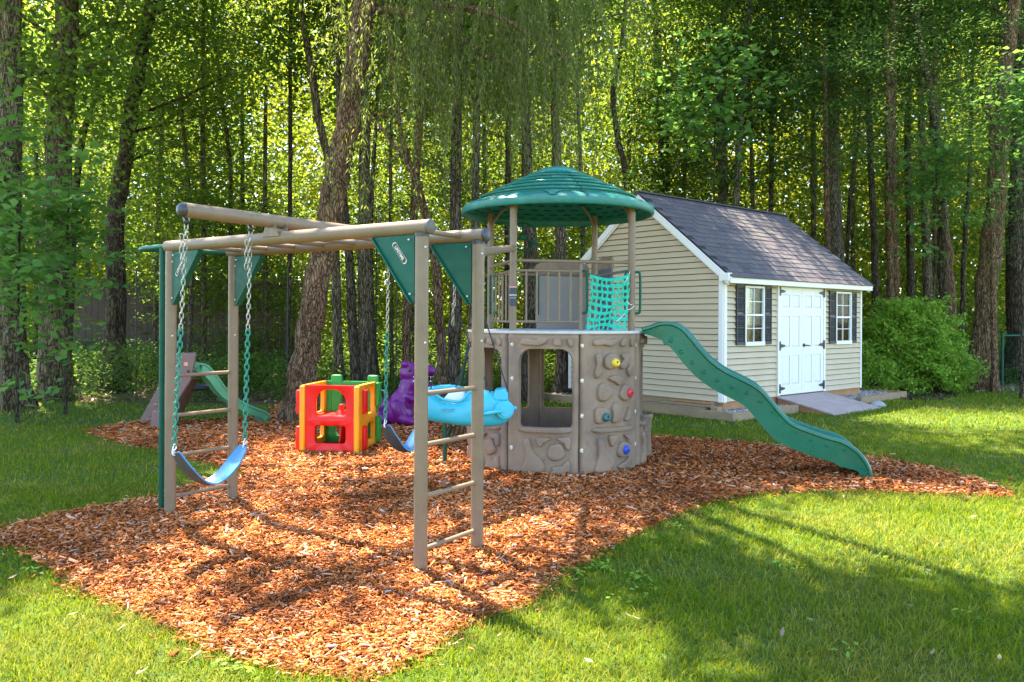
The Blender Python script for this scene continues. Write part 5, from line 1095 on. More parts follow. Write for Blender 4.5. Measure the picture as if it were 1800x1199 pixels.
# ------------------------------------------------------------------ trees
G1 = 'trees of the wood behind the yard'
T = [
 ('tree', 'thick furrowed trunk at the far left edge of the photo', 13.0, [(20, 690, 50), (18, 350, 44), (14, 0, 40)], 0, 'tall_0', 9.6, 1.0),
 ('tree', 'big furrowed trunk left of the fence, widening towards its leafy foot', 14.6, [(103, 668, 52), (96, 420, 46), (108, 200, 41), (119, 0, 37)], 0, 'tall_1', 9.8, 1.0),
 ('tree', 'dark mottled trunk leaning right, standing before the dark board fence', 16.2, [(205, 650, 36), (203, 420, 31), (218, 290, 28), (238, 150, 24), (266, 0, 20)], 2, 'tall_2', 9.2, .95),
 ('slim_tree', 'slim trunk slanting up to the right between the two left trunks', 17.5, [(118, 640, 13), (134, 320, 12), (160, 190, 11), (196, 60, 9)], 2, 'dark_0', 9.8, .8),
 ('sapling', 'slender forked sapling left of the swing beam end', 18.0, [(360, 650, 9), (357, 330, 9), (357, 150, 8), (358, 0, 6)], 0, 'sap_0', 7.5, 1.1),
 ('sapling', 'thin crooked sapling just above the first saddle bracket', 19.0, [(400, 650, 9), (406, 330, 8), (392, 190, 7), (378, 60, 6)], 0, 'sap_1', 8.0, 1.1),
 ('slim_tree', 'thin straight trunk left of the big leaning willow trunk', 17.2, [(505, 650, 9), (509, 400, 8), (510, 200, 7), (511, 0, 6)], 2, 'sap_2', 8.4, 1.2),
 ('slim_tree', 'slim trunk leaning left, crossing behind the willow trunk', 15.8, [(598, 660, 18), (583, 330, 15), (562, 220, 14), (545, 110, 13), (528, 0, 11)], 0, 'tall_3', 10.0, .8),
 ('tree', 'dark trunk in the gap just right of the willow trunk', 15.2, [(628, 650, 20), (614, 470, 15), (603, 330, 14), (598, 180, 12), (590, 40, 10)], 2, 'dark_1', 10.2, .8),
 ('tree', 'grey straight trunk second to the right of the willow trunk', 16.0, [(648, 655, 33), (641, 450, 25), (641, 250, 20), (648, 0, 16)], 0, 'tall_4', 10.0, .9),
 ('sapling', 'pole-thin sapling behind the nearest gusset plate', 18.0, [(690, 640, 7), (686, 420, 7), (688, 200, 6), (690, 0, 5)], 3, 'sap_3', 8.0, 1.0),
 ('tree', 'red-brown short-leaning trunk seen left of the nearest ladder post', 15.5, [(714, 650, 18), (717, 500, 15), (728, 380, 12), (738, 230, 10), (742, 60, 8)], 1, 'tall_5', 10.0, .8),
 ('tree', 'crooked brown trunk leaning left between the two nearest ladder posts', 14.0, [(782, 650, 18), (770, 520, 16), (758, 420, 15), (735, 330, 12), (706, 240, 9), (690, 120, 7)], 1, 'sap_0', 8.6, 1.2),
 ('tree', 'near-black straight trunk between the two nearest ladder posts', 13.4, [(799, 690, 25), (801, 480, 20), (803, 250, 18), (808, 0, 14)], 2, 'tall_0', 9.6, .9),
 ('tree', 'grey trunk close behind the right nearest ladder post', 15.8, [(832, 660, 18), (833, 450, 14), (838, 250, 13), (842, 0, 11)], 3, 'dark_2', 10.0, .8),
 ('slim_tree', 'slim trunk rising left of the tower roof', 18.5, [(888, 640, 12), (893, 330, 11), (894, 150, 10), (896, 0, 9)], 2, 'tall_1', 10.4, .85),
 ('tree', 'stout trunk behind the steering wheel of the tower', 14.6, [(934, 660, 30), (932, 470, 25), (926, 260, 18), (918, 60, 14)], 2, 'tall_2', 10.0, .9),
 ('tree', 'vine-hung trunk behind the middle of the tower deck', 15.4, [(990, 660, 26), (986, 460, 22), (978, 250, 17), (970, 0, 14)], 0, 'dark_3', 10.0, .9),
 ('slim_tree', 'curving slim trunk rising between the tower roof and the shed ridge', 20.5, [(1118, 640, 12), (1103, 340, 11), (1084, 235, 11), (1078, 160, 10), (1092, 80, 8), (1100, 0, 7)], 2, 'tall_3', 11.5, .9),
 ('tree', 'dark trunk rising behind the left part of the shed roof', 23.5, [(1166, 620, 22), (1168, 300, 19), (1160, 180, 17), (1152, 0, 14)], 2, 'tall_4', 12.0, 1.0),
 ('tree', 'pale-barked trunk behind the shed ridge with a thinner neighbour', 21.5, [(1270, 620, 20), (1270, 320, 18), (1268, 200, 16), (1274, 0, 13)], 3, 'tall_5', 11.4, 1.0),
 ('slim_tree', 'slim trunk leaning slightly right behind the shed ridge', 20.5, [(1285, 620, 14), (1294, 340, 12), (1304, 190, 10), (1318, 0, 8)], 3, 'dark_0', 11.2, .8),
 ('slim_tree', 'thin dark trunk behind the right half of the shed roof', 23.0, [(1352, 620, 11), (1355, 350, 9), (1358, 180, 8), (1362, 0, 7)], 2, 'tall_0', 12.0, .9),
 ('slim_tree', 'thin greenish trunk just left of the wide grey one behind the shed', 24.0, [(1428, 620, 11), (1430, 380, 9), (1429, 220, 8), (1430, 60, 7)], 0, 'tall_1', 12.0, .9),
 ('tree', 'wide smooth grey trunk above the right end of the shed roof', 22.0, [(1468, 620, 32), (1466, 400, 28), (1463, 220, 25), (1466, 0, 20)], 3, 'tall_2', 11.8, 1.0),
 ('sapling', 'thin sapling slanting right beside the wide grey trunk', 21.0, [(1486, 620, 7), (1492, 380, 7), (1508, 240, 5), (1516, 120, 4)], 2, 'sap_1', 8.5, 1.2),
 ('tree', 'dark narrow trunk at the right corner of the shed', 20.0, [(1541, 640, 15), (1537, 430, 11), (1529, 250, 10), (1524, 0, 8)], 2, 'tall_3', 11.0, .9),
 ('tree', 'straight red-brown pine trunk with knots above the round shrub', 18.8, [(1571, 640, 25), (1568, 440, 21), (1566, 250, 18), (1570, 60, 14)], 1, 'hem_0', 9.6, 1.0),
 ('slim_tree', 'slim trunk immediately right of the red-brown pine trunk', 22.0, [(1603, 640, 14), (1599, 420, 12), (1596, 220, 11), (1598, 0, 9)], 2, 'tall_4', 11.8, .9),
 ('tree', 'straight mossy trunk behind the middle of the round shrub', 21.2, [(1632, 640, 16), (1627, 430, 14), (1620, 220, 12), (1612, 0, 10)], 0, 'dark_1', 11.0, .9),
 ('tree', 'stout brown trunk leaning left above the round shrub', 19.6, [(1668, 640, 30), (1664, 500, 26), (1654, 380, 22), (1644, 220, 18), (1640, 60, 14)], 1, 'tall_5', 10.8, .9),
 ('slim_tree', 'thin trunk between the stout leaning trunk and the biggest right one', 22.5, [(1688, 640, 9), (1696, 430, 8), (1704, 300, 7), (1710, 100, 6)], 2, 'sap_2', 9.0, 1.3),
 ('tree', 'biggest trunk on the right, flared grey foot beside the round shrub', 17.6, [(1722, 660, 40), (1728, 560, 34), (1740, 440, 37), (1752, 330, 30), (1766, 180, 25), (1782, 0, 20)], 1, 'hem_1', 9.2, 1.0),
 ('tree', 'very dark trunk at the right edge above the chain link fence', 19.8, [(1792, 640, 42), (1790, 420, 34), (1793, 220, 28), (1796, 0, 24)], 2, 'dark_2', 10.6, 1.0),
 ('slim_tree', 'bent dark trunk leaning left high up near the top right', 18.4, [(1660, 640, 13), (1655, 330, 13), (1640, 190, 14), (1620, 90, 14), (1604, 0, 13)], 2, 'hem_2', 9.4, .9),
]
random.seed(11)
for nm, lb, d, pts, bk, cr_, cz, cs in T:
    tree(nm, lb, d, pts, bk, cr_, cz - (.5 if cr_[:3] in ('tal', 'dar') else 0), cs, top=cz + 3.0 * cs, cat=nm.replace('_', ' '), group=G1, coff=(random.uniform(-.5, .5), random.uniform(-.2, 1.2)))
# second storey leaf trees filling behind (crowns one can tell apart against the far wood)
random.seed(23)
Q = [('leafy tree whose low crown fills the gap left of the swing beam', 270, 19.5, 'tall_1', 5.0, .85), ('yellow-green young tree above the far ladder of the monkey bars', 430, 20.5, 'sap_3', 4.6, 1.25), ('bushy young tree between the far ladder and the willow', 470, 18.6, 'sap_0', 2.2, 1.0),
     ('low leafy tree above the garden fence at the left', 330, 17.6, 'sap_2', 3.2, .95), ('dense young tree behind the play cube', 660, 17.5, 'sap_1', 2.2, 1.0), ('leafy tree behind the nearest gusset plate', 730, 19.5, 'tall_2', 5.2, .8),
     ('dense tree filling the space left of the tower roof', 860, 20.5, 'tall_3', 5.6, .8), ('dense bush-like tree right behind the tower deck', 1020, 17.5, 'sap_3', 2.9, 1.2), ('bright leafy tree between the tower roof and the shed gable', 1100, 24.0, 'tall_4', 5.6, .9),
     ('dark leafy tree touching the shed ridge from behind', 1200, 22.5, 'dark_0', 6.2, .85), ('tree with leaves hanging above the middle of the shed roof', 1330, 21.0, 'dark_1', 7.0, .85), ('broad leafy tree at the back of the right shed corner', 1500, 25.0, 'tall_5', 4.6, 1.0),
     ('leafy tree behind the right end of the round shrub', 1650, 25.5, 'tall_0', 4.4, 1.0), ('leafy tree deep in the wood at the right edge', 1770, 25.0, 'tall_1', 5.0, 1.1), ('leafy tree deep in the wood above the left undergrowth', 60, 21.0, 'tall_2', 5.0, 1.0), ('leafy tree behind the two thick left trunks', 160, 23.0, 'tall_4', 6.4, 1.0)]
for lb, px, d, cr_, cz, cs in Q:
    tree('leafy_tree', lb, d, [(px, 660, 9), (px + random.uniform(-8, 8), 400, 8), (px + random.uniform(-20, 20), 150, 6)], random.choice((0, 2, 3)), cr_, cz, cs, top=cz + 2.4 * cs, group='leafy young trees in the wood', nlimb=7, n=8)
# hemlock and maple boughs at the right: trees with hanging sprays in front of the trunks
for lb, px, d, cz, cs, kd in (('feathery hemlock spreading pale sprays high above the shed roof end', 1560, 17.2, 6.1, .92, 'hem_0'), ('feathery hemlock with drooping sprays at the right edge', 1740, 16.0, 4.7, .75, 'hem_1'), ('small hemlock tip reaching up near the top right', 1450, 18.6, 6.6, .7, 'hem_2')):
    tree('hemlock_tree', lb, d + 1.0, [(px + 8, 660, 12), (px + 5, 400, 10), (px, 150, 8)], 1, kd, cz, cs, top=cz + 2.2 * cs, group='hemlock trees on the right', nlimb=12, n=8, coff=(0, -.8))
for lb, px, d, cz, cs in (('round-leaved sapling with big bright leaves at the left edge', 30, 11.4, 1.9, 1.1), ('big-leaved maple sapling hanging over the left undergrowth', 115, 12.4, 2.6, .95), ('maple bough sapling at the left edge above head height', -10, 11.8, 3.6, 1.2), ('blue-green maple with open layers at the upper right edge', 1795, 15.6, 5.4, 1.0), ('blue-green leafy maple in front of the upper right trunks', 1640, 17.4, 4.4, 1.1), ('leafy maple spray above the shed eave corner at the top', 1250, 19.0, 6.6, 1.5)):
    tree('maple_sapling', lb, d, [(px, 690, 5), (px + 4, 420, 4), (px + 6, 300, 3)], 2, 'maple_0' if cs > 1.12 else 'maple_1', cz, cs, top=cz + .9 * cs, group='maple saplings', nlimb=9, n=8)

# ------------------------------------------------------------------ willow in the middle
DW = 11.6
wpts = [(529, 745, 52), (530, 690, 44), (540, 600, 42), (556, 500, 44), (575, 400, 44), (597, 290, 44), (617, 180, 44), (633, 70, 42), (640, 0, 40)]
P3 = [at(x, y, DW) for x, y, _ in wpts]; R_ = [w_ / 2 * DW / F for *_, w_ in wpts]; P3[0].z = -.05
P3 += [at(655, -110, DW + .2), at(680, -230, DW + .5), at(700, -330, DW + .9)]; R_ += [.13, .10, .05]
wt = thing('willow_tree', (P3[0].x, P3[0].y, 0), 'big leaning willow with red-brown bark and long hanging strands, beside the play cube', 'willow tree')
mb, pts3, rr = trunk_mb(P3, R_, n=18, flare=1.45, seed=4); mb.build('trunk', BARKS[1], wt, smooth=True, angle=60)
lm = MB()
LB = [[(642, 190), (660, 200), (690, 205), (730, 192), (790, 195)], [(622, 190), (660, 215), (690, 250), (722, 300), (735, 345)], [(650, -20), (720, -40), (800, -60), (900, -70), (1000, -60)], [(648, -60), (740, -130), (860, -170), (980, -190), (1090, -180)],
      [(640, 20), (700, 20), (760, 50), (850, 90), (930, 150)], [(650, -40), (560, -110), (470, -150), (380, -150)], [(760, 10), (850, 20), (930, 60), (1000, 110)], [(655, -100), (640, -220), (600, -330)]]
LD = [(0, .3), (0, -.5), (0, -1.2), (0, .8), (0, -.4), (0, .4), (-.3, -1.0), (0, .2)]; lpts = []
for L_, (o0, o1) in zip(LB, LD):
    c = catmull([at(x, y, DW + o0 + (o1 - o0) * i / (len(L_) - 1)) for i, (x, y) in enumerate(L_)], 6); r0 = .055 if L_[0][1] < 180 else .035
    lm = MB(); lm.tube(c, [r0 * (1 - .8 * i / len(c)) for i in range(len(c))], 7); lpts.append(c); lm.build('branch', BARKS[1], wt, smooth=True)
rs = random.Random(9); st = MB(); LC = []; 
def strand(p, ln, sway, col=0):
    n = max(int(ln / .12), 4); a = rs.uniform(0, 6.28); P = [p]; v = Vector((math.cos(a) * sway, math.sin(a) * sway, -.25))
    for i in range(n):
        v = (v * .86 + Vector((rs.uniform(-.07, .07), rs.uniform(-.07, .07), -.17))); P.append(P[-1] + v.normalized() * ln / n)
    st.tube(P, .0022, 3, cap=False)
    for i in range(1, n + 1):
        for k in range(5): LC.append(P[i - 1].lerp(P[i], rs.random()) + Vector((rs.uniform(-.03, .03), rs.uniform(-.03, .03), rs.uniform(-.02, .02))))
for px0, px1, py0, py1, cnt, l0, l1 in ((690, 1060, -140, 60, 190, 1.0, 2.6), (860, 1030, -60, 130, 110, .9, 2.0), (640, 800, -80, 120, 90, .6, 1.6), (560, 650, -60, 330, 46, .4, 1.1), (1060, 1150, -160, -40, 24, .8, 1.9), (380, 560, -160, -60, 30, .5, 1.0)):
    for _ in range(cnt): strand(at(rs.uniform(px0, px1), rs.uniform(py0, py1), DW + rs.uniform(-1.4, .8)), rs.uniform(l0, l1), rs.uniform(.1, .7))
stuff(st.build('hanging_twigs', BARKS[3], wt))
n = len(LC); C = np.array([tuple(p) for p in LC]); r = np.random.default_rng(5); a = r.uniform(0, 6.28, n); t = r.normal(-1.0, .4, n)
d = np.stack([np.cos(a) * np.cos(t), np.sin(a) * np.cos(t), np.sin(t)], 1); s = np.stack([-np.sin(a), np.cos(a), 0 * a], 1); l = r.uniform(.06, .11, n)[:, None]; w_ = r.uniform(.006, .010, n)[:, None]
V = np.stack([C, C + d * l * .4 + s * w_, C + d * l, C + d * l * .4 - s * w_], 1).reshape(-1, 3); print('willow leaves', n)
stuff(link('leaves', np_mesh('leaves', V, np.arange(n * 4).reshape(n, 4), LF_WIL), wt, world=(0, 0, 0)))

# added unseen canopy on the willow, its clumps placed to dapple the ground
def overhead(parent, spots, mat, seed, L=.16, W=.075, per=34):
    r = np.random.default_rng(seed); A = []
    for (x, y, z, rx, rz, n) in spots:
        v = r.normal(0, 1, (n, 3)); v /= np.linalg.norm(v, axis=1)[:, None]; A.append(v * (r.uniform(0, 1, (n, 1)) ** .5) * np.array([rx, rx, rz]) + np.array([x, y, z]))
    cc = np.concatenate(A); C = np.repeat(cc, per, 0) + r.normal(0, 1, (len(cc) * per, 3)) * np.array([.26, .26, .12]); V, Fq = leaves(C, L, W, .5, .3, seed); print('overhead', len(Fq))
    po = ORG[parent.name]; return stuff(link('shade_canopy', np_mesh('shade_canopy', V - np.array(po), Fq, mat), parent))
CAN = [(-6.1, 10.4, 8.6, 1.5, .9, 120), (-5.6, 8.9, 8.2, 1.2, .8, 75), (-7.3, 12.2, 9.2, 1.6, 1.0, 110), (-3.4, 10.5, 8.8, 1.0, .7, 42), (-1.9, 10.9, 9.0, 1.1, .8, 55), (-.4, 12.4, 9.4, 1.6, 1.0, 120), (1.7, 12.8, 9.6, 1.6, 1.0, 120), (4.2, 13.6, 9.8, 1.7, 1.0, 110), (-1.4, 8.3, 8.0, .9, .5, 55), (-.3, 7.5, 8.0, 1.05, .5, 60), (.9, 7.0, 8.0, .95, .5, 48), (-.7, 6.9, 7.9, .9, .5, 40), (-3.6, 8.2, 8.3, .5, .4, 10)]
overhead(wt, CAN, LF_WIL, 41)
for x, y, z, rx, rz, n in CAN: lm = MB(); lm.tube(catmull([pts3[-6], pts3[-6].lerp(Vector((x, y, z)), .5) + UP * .8, Vector((x, y, z))], 5), [.10 - .007 * i for i in range(11)], 7); lm.build('branch', BARKS[1], wt, smooth=True)  # limbs added to carry the unseen shade clumps
# ------------------------------------------------------------------ bare vine and twig tangles seen against the light
vt = MB(); rs = random.Random(31)
for _ in range(170):
    px, py, d = rs.choice(((rs.uniform(640, 900), rs.uniform(180, 420), rs.uniform(12.5, 15)), (rs.uniform(60, 560), rs.uniform(80, 520), rs.uniform(15, 18)), (rs.uniform(1100, 1790), rs.uniform(60, 560), rs.uniform(18, 21)))); p = at(px, py, d); v = Vector((rs.uniform(-1, 1), rs.uniform(-.5, .5), rs.uniform(-.5, .9))); P = [p]
    for i in range(6): v = (v + Vector((rs.uniform(-.5, .5), rs.uniform(-.3, .3), rs.uniform(-.4, .4)))).normalized(); P.append(P[-1] + v * rs.uniform(.15, .32))
    vt.tube(P, [.010, .009, .008, .006, .005, .004, .002], 4, cap=False)
stuff(vt.build('bare_twigs', BARKS[3], None))

# ------------------------------------------------------------------ far wood, undergrowth
r = np.random.default_rng(77)
def band(n, y0, y1, zf, seed, clump, per, L, W, mat, name, spread, xpad=1.15, gaps=True, flat_=.5):
    r = np.random.default_rng(seed); m_ = int(n / per); Y = r.uniform(y0, y1, m_); X = r.uniform(-1, 1, m_) * Y * (900 / F) * xpad; Z = zf(r, X, Y, m_)
    if gaps:
        g_ = np.sin(X * 1.05 + 1.7) * np.sin(Z * 1.2 + X * .3) ; k = (g_ > -.62) | (Z < 8.5) if gaps == 1 else (g_ > -.45) | (Z < 7.5); X, Y, Z = X[k], Y[k], Z[k]
    C = np.stack([X, Y, Z], 1); C = np.repeat(C, per, 0) + r.normal(0, 1, (len(C) * per, 3)) * np.array([spread, spread, spread * flat_]); V, Fq = leaves(C, L, W, .6, .1, seed); print(name, len(Fq))
    return stuff(link(name, np_mesh(name, V, Fq, mat)))
def zfar(r, X, Y, n): return (Y - 24) * .035 + r.uniform(0, 1, n) ** .85 * (11.5 + (Y - 24) * .25)
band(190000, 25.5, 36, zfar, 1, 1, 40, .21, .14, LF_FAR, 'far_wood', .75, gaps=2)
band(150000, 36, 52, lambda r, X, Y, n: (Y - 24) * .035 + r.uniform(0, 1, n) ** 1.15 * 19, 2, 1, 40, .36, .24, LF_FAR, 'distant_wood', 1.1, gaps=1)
def under(name, poly, n, h, mat, seed, L=.07, W=.045, per=24, spread=.14):
    r = np.random.default_rng(seed); P = np.array(poly); X = r.uniform(P[:, 0].min(), P[:, 0].max(), n); Y = r.uniform(P[:, 1].min(), P[:, 1].max(), n); k = pip(X, Y, poly); X, Y = X[k], Y[k]
    hh = h * (.35 + .65 * (.5 + .5 * np.sin(X * 1.7 + np.sin(Y)) * np.sin(Y * 1.3 + 2 * np.sin(X * .6)))); Z = hh * r.uniform(0.02, 1, len(X)) ** .8
    C = np.repeat(np.stack([X, Y, Z], 1), per, 0) + r.normal(0, 1, (len(X) * per, 3)) * np.array([spread, spread, spread * .5]); C[:, 2] = np.abs(C[:, 2]) + .01
    V, Fq = leaves(C, L, W, .5, .1, seed); print(name, len(Fq)); return stuff(link(name, np_mesh(name, V, Fq, mat)))
under('undergrowth', [(-14, 14.0), (-8, 14.1), (-5.2, 13.9), (-3.4, 14.4), (-3.0, 19), (-16, 21)], 2300, 1.05, LF_UNDER, 4)
under('ground_cover', [(-3.6, 14.6), (-1, 15.2), (.5, 16), (3.5, 19), (3, 24), (-4, 22)], 1900, .38, LF_UNDER, 5, .06, .04)
under('wood_undergrowth', [(-18, 19.5), (22, 20.5), (26, 27), (-20, 27)], 2600, 1.5, LF_MID, 6, .11, .075, 26, .3)
under('right_undergrowth', [(9.0, 18.6), (12, 18.9), (22, 19.6), (24, 23), (8.5, 22)], 750, .42, LF_UNDER, 8, .07, .045)
# litter on the forest floor
def litter():
    n = 16000; r = np.random.default_rng(3); X = r.uniform(-13, 16, n); Y = r.uniform(14.2, 22, n); k = ~pip(X, Y, BED) & ((Y > 16.8) | (X < 3)); X, Y = X[k], Y[k]; C = np.stack([X, Y, np.full(len(X), .015) + r.uniform(0, .02, len(X))], 1); V, Fq = leaves(C, .07, .045, .25, 0, 9)
    m, nt, o = mat_base('dry_leaves'); p = nd(nt, 'ShaderNodeBsdfPrincipled'); g = nd(nt, 'ShaderNodeNewGeometry'); nt.links.new(ramp(nt, g.outputs['Random Per Island'], [(0, (.10, .055, .025)), (.6, (.26, .17, .09)), (1, (.45, .36, .22))]), p.inputs[0]); nt.links.new(p.outputs[0], o.inputs[0])
    stuff(link('leaf_litter', np_mesh('leaf_litter', V, Fq, m)))
litter()
# ------------------------------------------------------------------ round shrub, boulder, mulch
def shrub(name, c, rx, ry, rz, n, L, W, mat, seed, label, cat, bed=True, nst=9):
    r = np.random.default_rng(seed); o = thing(name, (c[0], c[1], 0), label, cat); ncl = n // 26
    v = r.normal(0, 1, (ncl, 3)); v[:, 2] = np.abs(v[:, 2]) * .95 - .12; v /= np.linalg.norm(v, axis=1)[:, None]; rad = (.62 + .38 * r.uniform(0, 1, ncl) ** .45)[:, None]
    lump = 1 + .13 * np.sin(v[:, :1] * 8 + 1) * np.sin(v[:, 2:] * 7) + .10 * np.sin(v[:, 2:] * 11 + v[:, :1] * 9) + r.normal(0, .07, (ncl, 1)); cc = v * rad * lump * np.array([rx, ry, rz]) + np.array([c[0], c[1], rz * .12 + .08]); cc[:, 2] = np.maximum(cc[:, 2], .10)
    C = np.repeat(cc, 26, 0) + r.normal(0, 1, (ncl * 26, 3)) * np.array([.075, .075, .05]); V, Fq = leaves(C, L, W, .6, -.35, seed); stuff(link('foliage', np_mesh('foliage', V - np.array([c[0], c[1], 0]), Fq, mat), o))
    m_ = MB(); rs = random.Random(seed)
    for i in range(nst):
        e = cc[rs.randrange(len(cc))]; m_.tube(catmull([Vector((c[0] + rs.uniform(-.12, .12), c[1] + rs.uniform(-.12, .12), 0)), Vector((c[0], c[1], 0)).lerp(Vector(e), .45) + Vector((0, 0, .12)), Vector(e)], 4), [.022, .02, .018, .016, .014, .012, .01, .008, .005], 5, cap=False)
    m_.build('stems', BARKS[0], o, smooth=True); return o
bc = gr(1628, 694); bc = Vector((bc.x, bc.y + .9, 0))
shrub('round_shrub', (bc.x, bc.y), 1.25, 1.05, 1.64, 30000, .078, .044, LF_BUSH, 12, 'big round bright green shrub on dark mulch to the right of the shed', 'shrub', nst=16)
b2 = at(1545, 660, 16.2); shrub('small_shrub', (b2.x, 16.4), .34, .34, .62, 3600, .062, .034, LF_BUSH, 14, 'small shrub tuft in front of the boulder at the shed corner', 'shrub')
mp = [gr(x, y) for x, y in ((1520, 692), (1560, 699), (1600, 704), (1650, 705), (1684, 698), (1660, 684), (1640, 674), (1560, 672), (1515, 678))]; flat('dark_mulch', [(p.x, p.y) for p in mp], .012, BLKMM)
n = 2600; r = np.random.default_rng(8); X = r.uniform(min(p.x for p in mp), max(p.x for p in mp), n); Y = r.uniform(min(p.y for p in mp), max(p.y for p in mp), n); k = pip(X, Y, [(p.x, p.y) for p in mp]); C = np.stack([X[k], Y[k], np.full(k.sum(), .03)], 1); V, Fq = leaves(C, .08, .025, .4, 0, 3)
m, nt_, o_ = mat_base('dark_bark_chips'); p_ = nd(nt_, 'ShaderNodeBsdfPrincipled'); g_ = nd(nt_, 'ShaderNodeNewGeometry'); nt_.links.new(ramp(nt_, g_.outputs['Random Per Island'], [(0, (.012, .009, .007)), (.9, (.05, .036, .028)), (1, (.3, .25, .18))]), p_.inputs[0]); nt_.links.new(p_.outputs[0], o_.inputs[0]); stuff(link('dark_bark_chips', np_mesh('dark_bark_chips', V, Fq, m)))
q = at(1533, 645, 17.6); rock('boulder', (q.x, 17.7, .42), (.42, .5, .66), 6, STONE, 'tall pale grey boulder half hidden between the shed corner and the shrub', 'boulder', 24, 16)
q = gr(1100, 668); 
# roots and stones beneath the biggest right tree
for px, py, s_, lb in ((1705, 662, .16, 'grey stone at the left foot of the biggest right trunk'), (1752, 668, .13, 'mossy stone at the right foot of the biggest right trunk')):
    q = gr(px, py); rock('stone', (q.x, q.y, s_ * .4), (s_, s_, s_ * .8), px % 7, STONE, lb, 'stone')
# ------------------------------------------------------------------ fences
fb = thing('board_fence', at(330, 540, 19.0), 'dark weathered board fence in the trees behind the far ladder', 'fence')
rs = random.Random(3); f0, f1 = at(95, 500, 19.5), at(560, 500, 20.5); f0.z = f1.z = 0; Lf = (f1 - f0).length; ex = (f1 - f0).normalized(); ey = UP.cross(ex); nb = int(Lf / .142)
meb = []
for i in range(3): mbb = MB(); mbb.box((0, 0, 1.16), (.134, .022, 2.26 + .015 * i)); me = bpy.data.meshes.new('fence_board'); me.from_pydata([tuple(v) for v in mbb.v], [], mbb.f); me.materials.append(FENCEB); meb.append(me)
for i in range(nb): link('fence_board', meb[i % 3], fb, world=f0 + ex * (i + .5) * .142 + ey * rs.uniform(-.006, .006) + UP * (.08 + rs.uniform(-.012, .012)), rot=(0, 0, math.atan2(ex.y, ex.x)))
for zz in (.5, 2.0): m_ = MB(); m_.box((f0 + f1) / 2 + ey * .035 + UP * zz, (Lf, .045, .09), ex, ey); m_.build('fence_rail', FENCEB, fb)
m_ = MB(); m_.box((f0 + f1) / 2 + UP * 2.405, (Lf, .09, .03), ex, ey); m_.build('cap_rail', FENCEB, fb)
for px, y0, y1, d, lb in ((506, 470, 700, 15.0, 'thin black netting post left of the willow trunk'), (697, 500, 690, 15.2, 'thin black netting post behind the second swing'), (240, 470, 690, 15.6, 'thin black netting post beside the dark leaning trunk'), (662, 380, 690, 16.4, 'thin black netting post between willow and second swing')):
    a = at(px, y0, d); b = a.copy(); b.z = 0; o = MB(); o.tube([b, a], .013, 8); tag(o.build('netting_post', BLACKP, None, smooth=True, origin=(b.x, b.y, 0)), lb, 'post', 'black netting posts along the wood')
cf = thing('chain_link_fence', at(1780, 640, 19.0), 'dark green chain link fence at the right edge of the photo', 'fence')
g0, g1 = at(1762, 590, 18.7), at(1860, 590, 19.4); ht = g0.z; g0.z = g1.z = 0
tb('top_rail', [g0 + UP * ht, g1 + UP * ht], .022, GREENM, cf, 8)
for t in (0, .5, 1): q = g0.lerp(g1, t); tb('fence_post', [q, q + UP * (ht + .05)], .028, GREENM, cf, 8)
m_ = MB(); ex = (g1 - g0); n = 18
for i in range(-9, n + 1):
    for sgn in (1, -1):
        t0, t1 = i / n, (i + 9) / n
        a, b = (t0, t1) if sgn == 1 else (t1, t0)
        za, zb_ = .05, ht - .03
        def clip(a, b, za, zb_):
            if a < 0: za += (zb_ - za) * (0 - a) / (b - a); a = 0
            if a > 1: za += (zb_ - za) * (1 - a) / (b - a); a = 1
            return a, za
        a2, z2 = clip(a, b, za, zb_); b2, z3 = clip(b, a, zb_, za)
        if abs(a2 - b2) > 1e-4: m_.tube([g0 + ex * a2 + UP * z2, g0 + ex * b2 + UP * z3], .0022, 3, cap=False)
stuff(m_.build('wire_mesh', GREENM, cf))
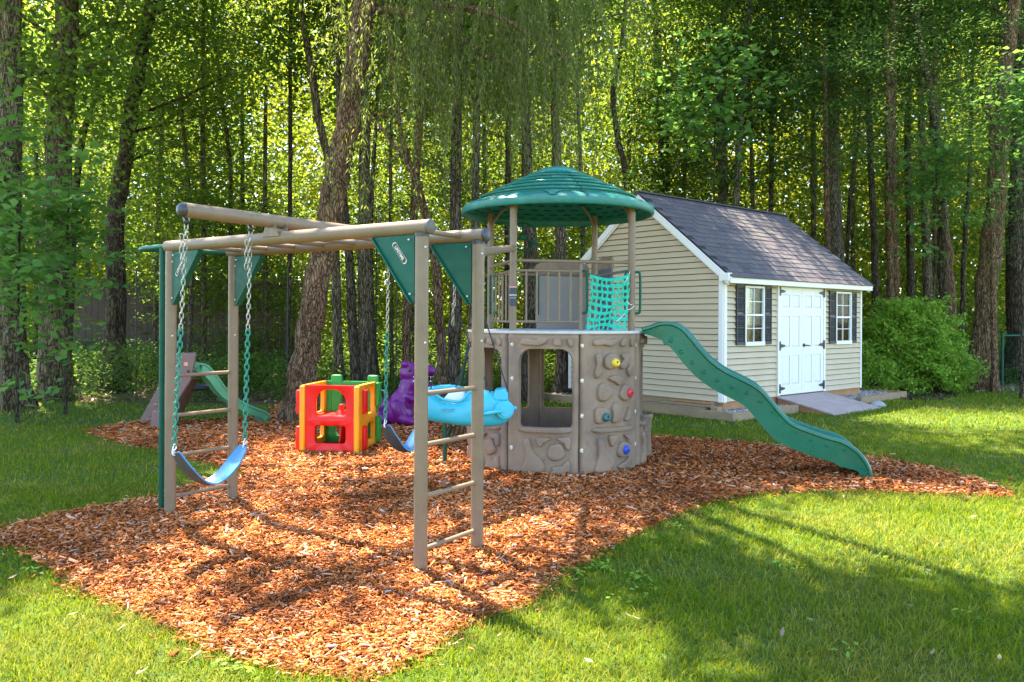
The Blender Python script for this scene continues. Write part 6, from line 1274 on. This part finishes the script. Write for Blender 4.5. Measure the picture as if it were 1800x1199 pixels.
# ------------------------------------------------------------------ fallen leaves on the lawn
rs = random.Random(12); LM = emitless('dry_leaf', (.17, .11, .05)); LM2 = emitless('pale_leaf', (.21, .17, .09))
def leafshape(mat):
    m_ = MB(); P = [(-.03, 0, 0), (-.015, .008, .006), (.008, .009, .002), (.034, 0, .008), (.008, -.009, .004), (-.015, -.008, .0)]; me = bpy.data.meshes.new('fallen_leaf'); me.from_pydata(P, [], [(0, 1, 5), (1, 2, 4, 5), (2, 3, 4)]); me.materials.append(mat); return me
LS = [leafshape(LM), leafshape(LM2)]
FLB = ['tan fallen leaf on the shaded lawn near the upper left mulch edge', 'thin pale leaf on the mulch edge left of the far ladder foot', 'small leaf on the lawn at the left edge, under the mulch tip', 'leaf on the lawn in the lower left, beside the mulch edge', 'leaf on the bright grass near the bottom left corner',
       'pale curled leaf on the lawn right of the lower mulch corner', 'brown leaf at the bottom middle of the lawn', 'pale leaf on the right lawn where sun meets shade', 'leaf on the sunny lawn below the mulch tip on the right', 'leaf in the middle of the shaded right lawn',
       'curled leaf standing in the grass at the lower right', 'yellowish leaf near the bottom right corner of the photo', 'leaf low in the middle of the right lawn', 'upper leaf of a close pair on the lower lawn', 'lower leaf of a close pair on the lower lawn', 'leaf on the right lawn left of the curled one']
for i, (px, py) in enumerate(((78, 894), (221, 880), (23, 1014), (130, 1079), (250, 1180), (878, 1117), (1036, 1162), (1635, 1003), (1711, 908), (1428, 1091), (1640, 1146), (1757, 1156), (1375, 1112), (1122, 1088), (1108, 1083), (1605, 1066))):
    q = gr(px, py, .045); o = link('fallen_leaf', LS[i % 2], None, world=q, rot=(rs.uniform(-.4, .4), rs.uniform(-.4, .4), rs.uniform(0, 6.28))); tag(o, FLB[i], 'leaf', 'fallen leaves on the lawn')

# broad-leaved weeds in the lawn beside the mulch edge
r = np.random.default_rng(19); A = []
for px, py, k in ((1010, 1012, 26), (1060, 1003, 34), (1120, 1020, 26), (1130, 1038, 16), (1090, 1060, 12), (395, 1178, 18), (430, 1186, 14), (1560, 985, 8), (1392, 1003, 12), (60, 1010, 10), (690, 1172, 16), (1190, 930, 14), (1500, 1150, 9), (1700, 1090, 9)):
    q = gr(px, py); A.append(np.array([q.x, q.y, .028]) + r.normal(0, 1, (k, 3)) * np.array([.05, .05, .006]))
C = np.concatenate(A); V, Fq = leaves(C, .038, .020, .35, 0, 21); stuff(link('lawn_weeds', np_mesh('lawn_weeds', V, Fq, LF_BUSH)))
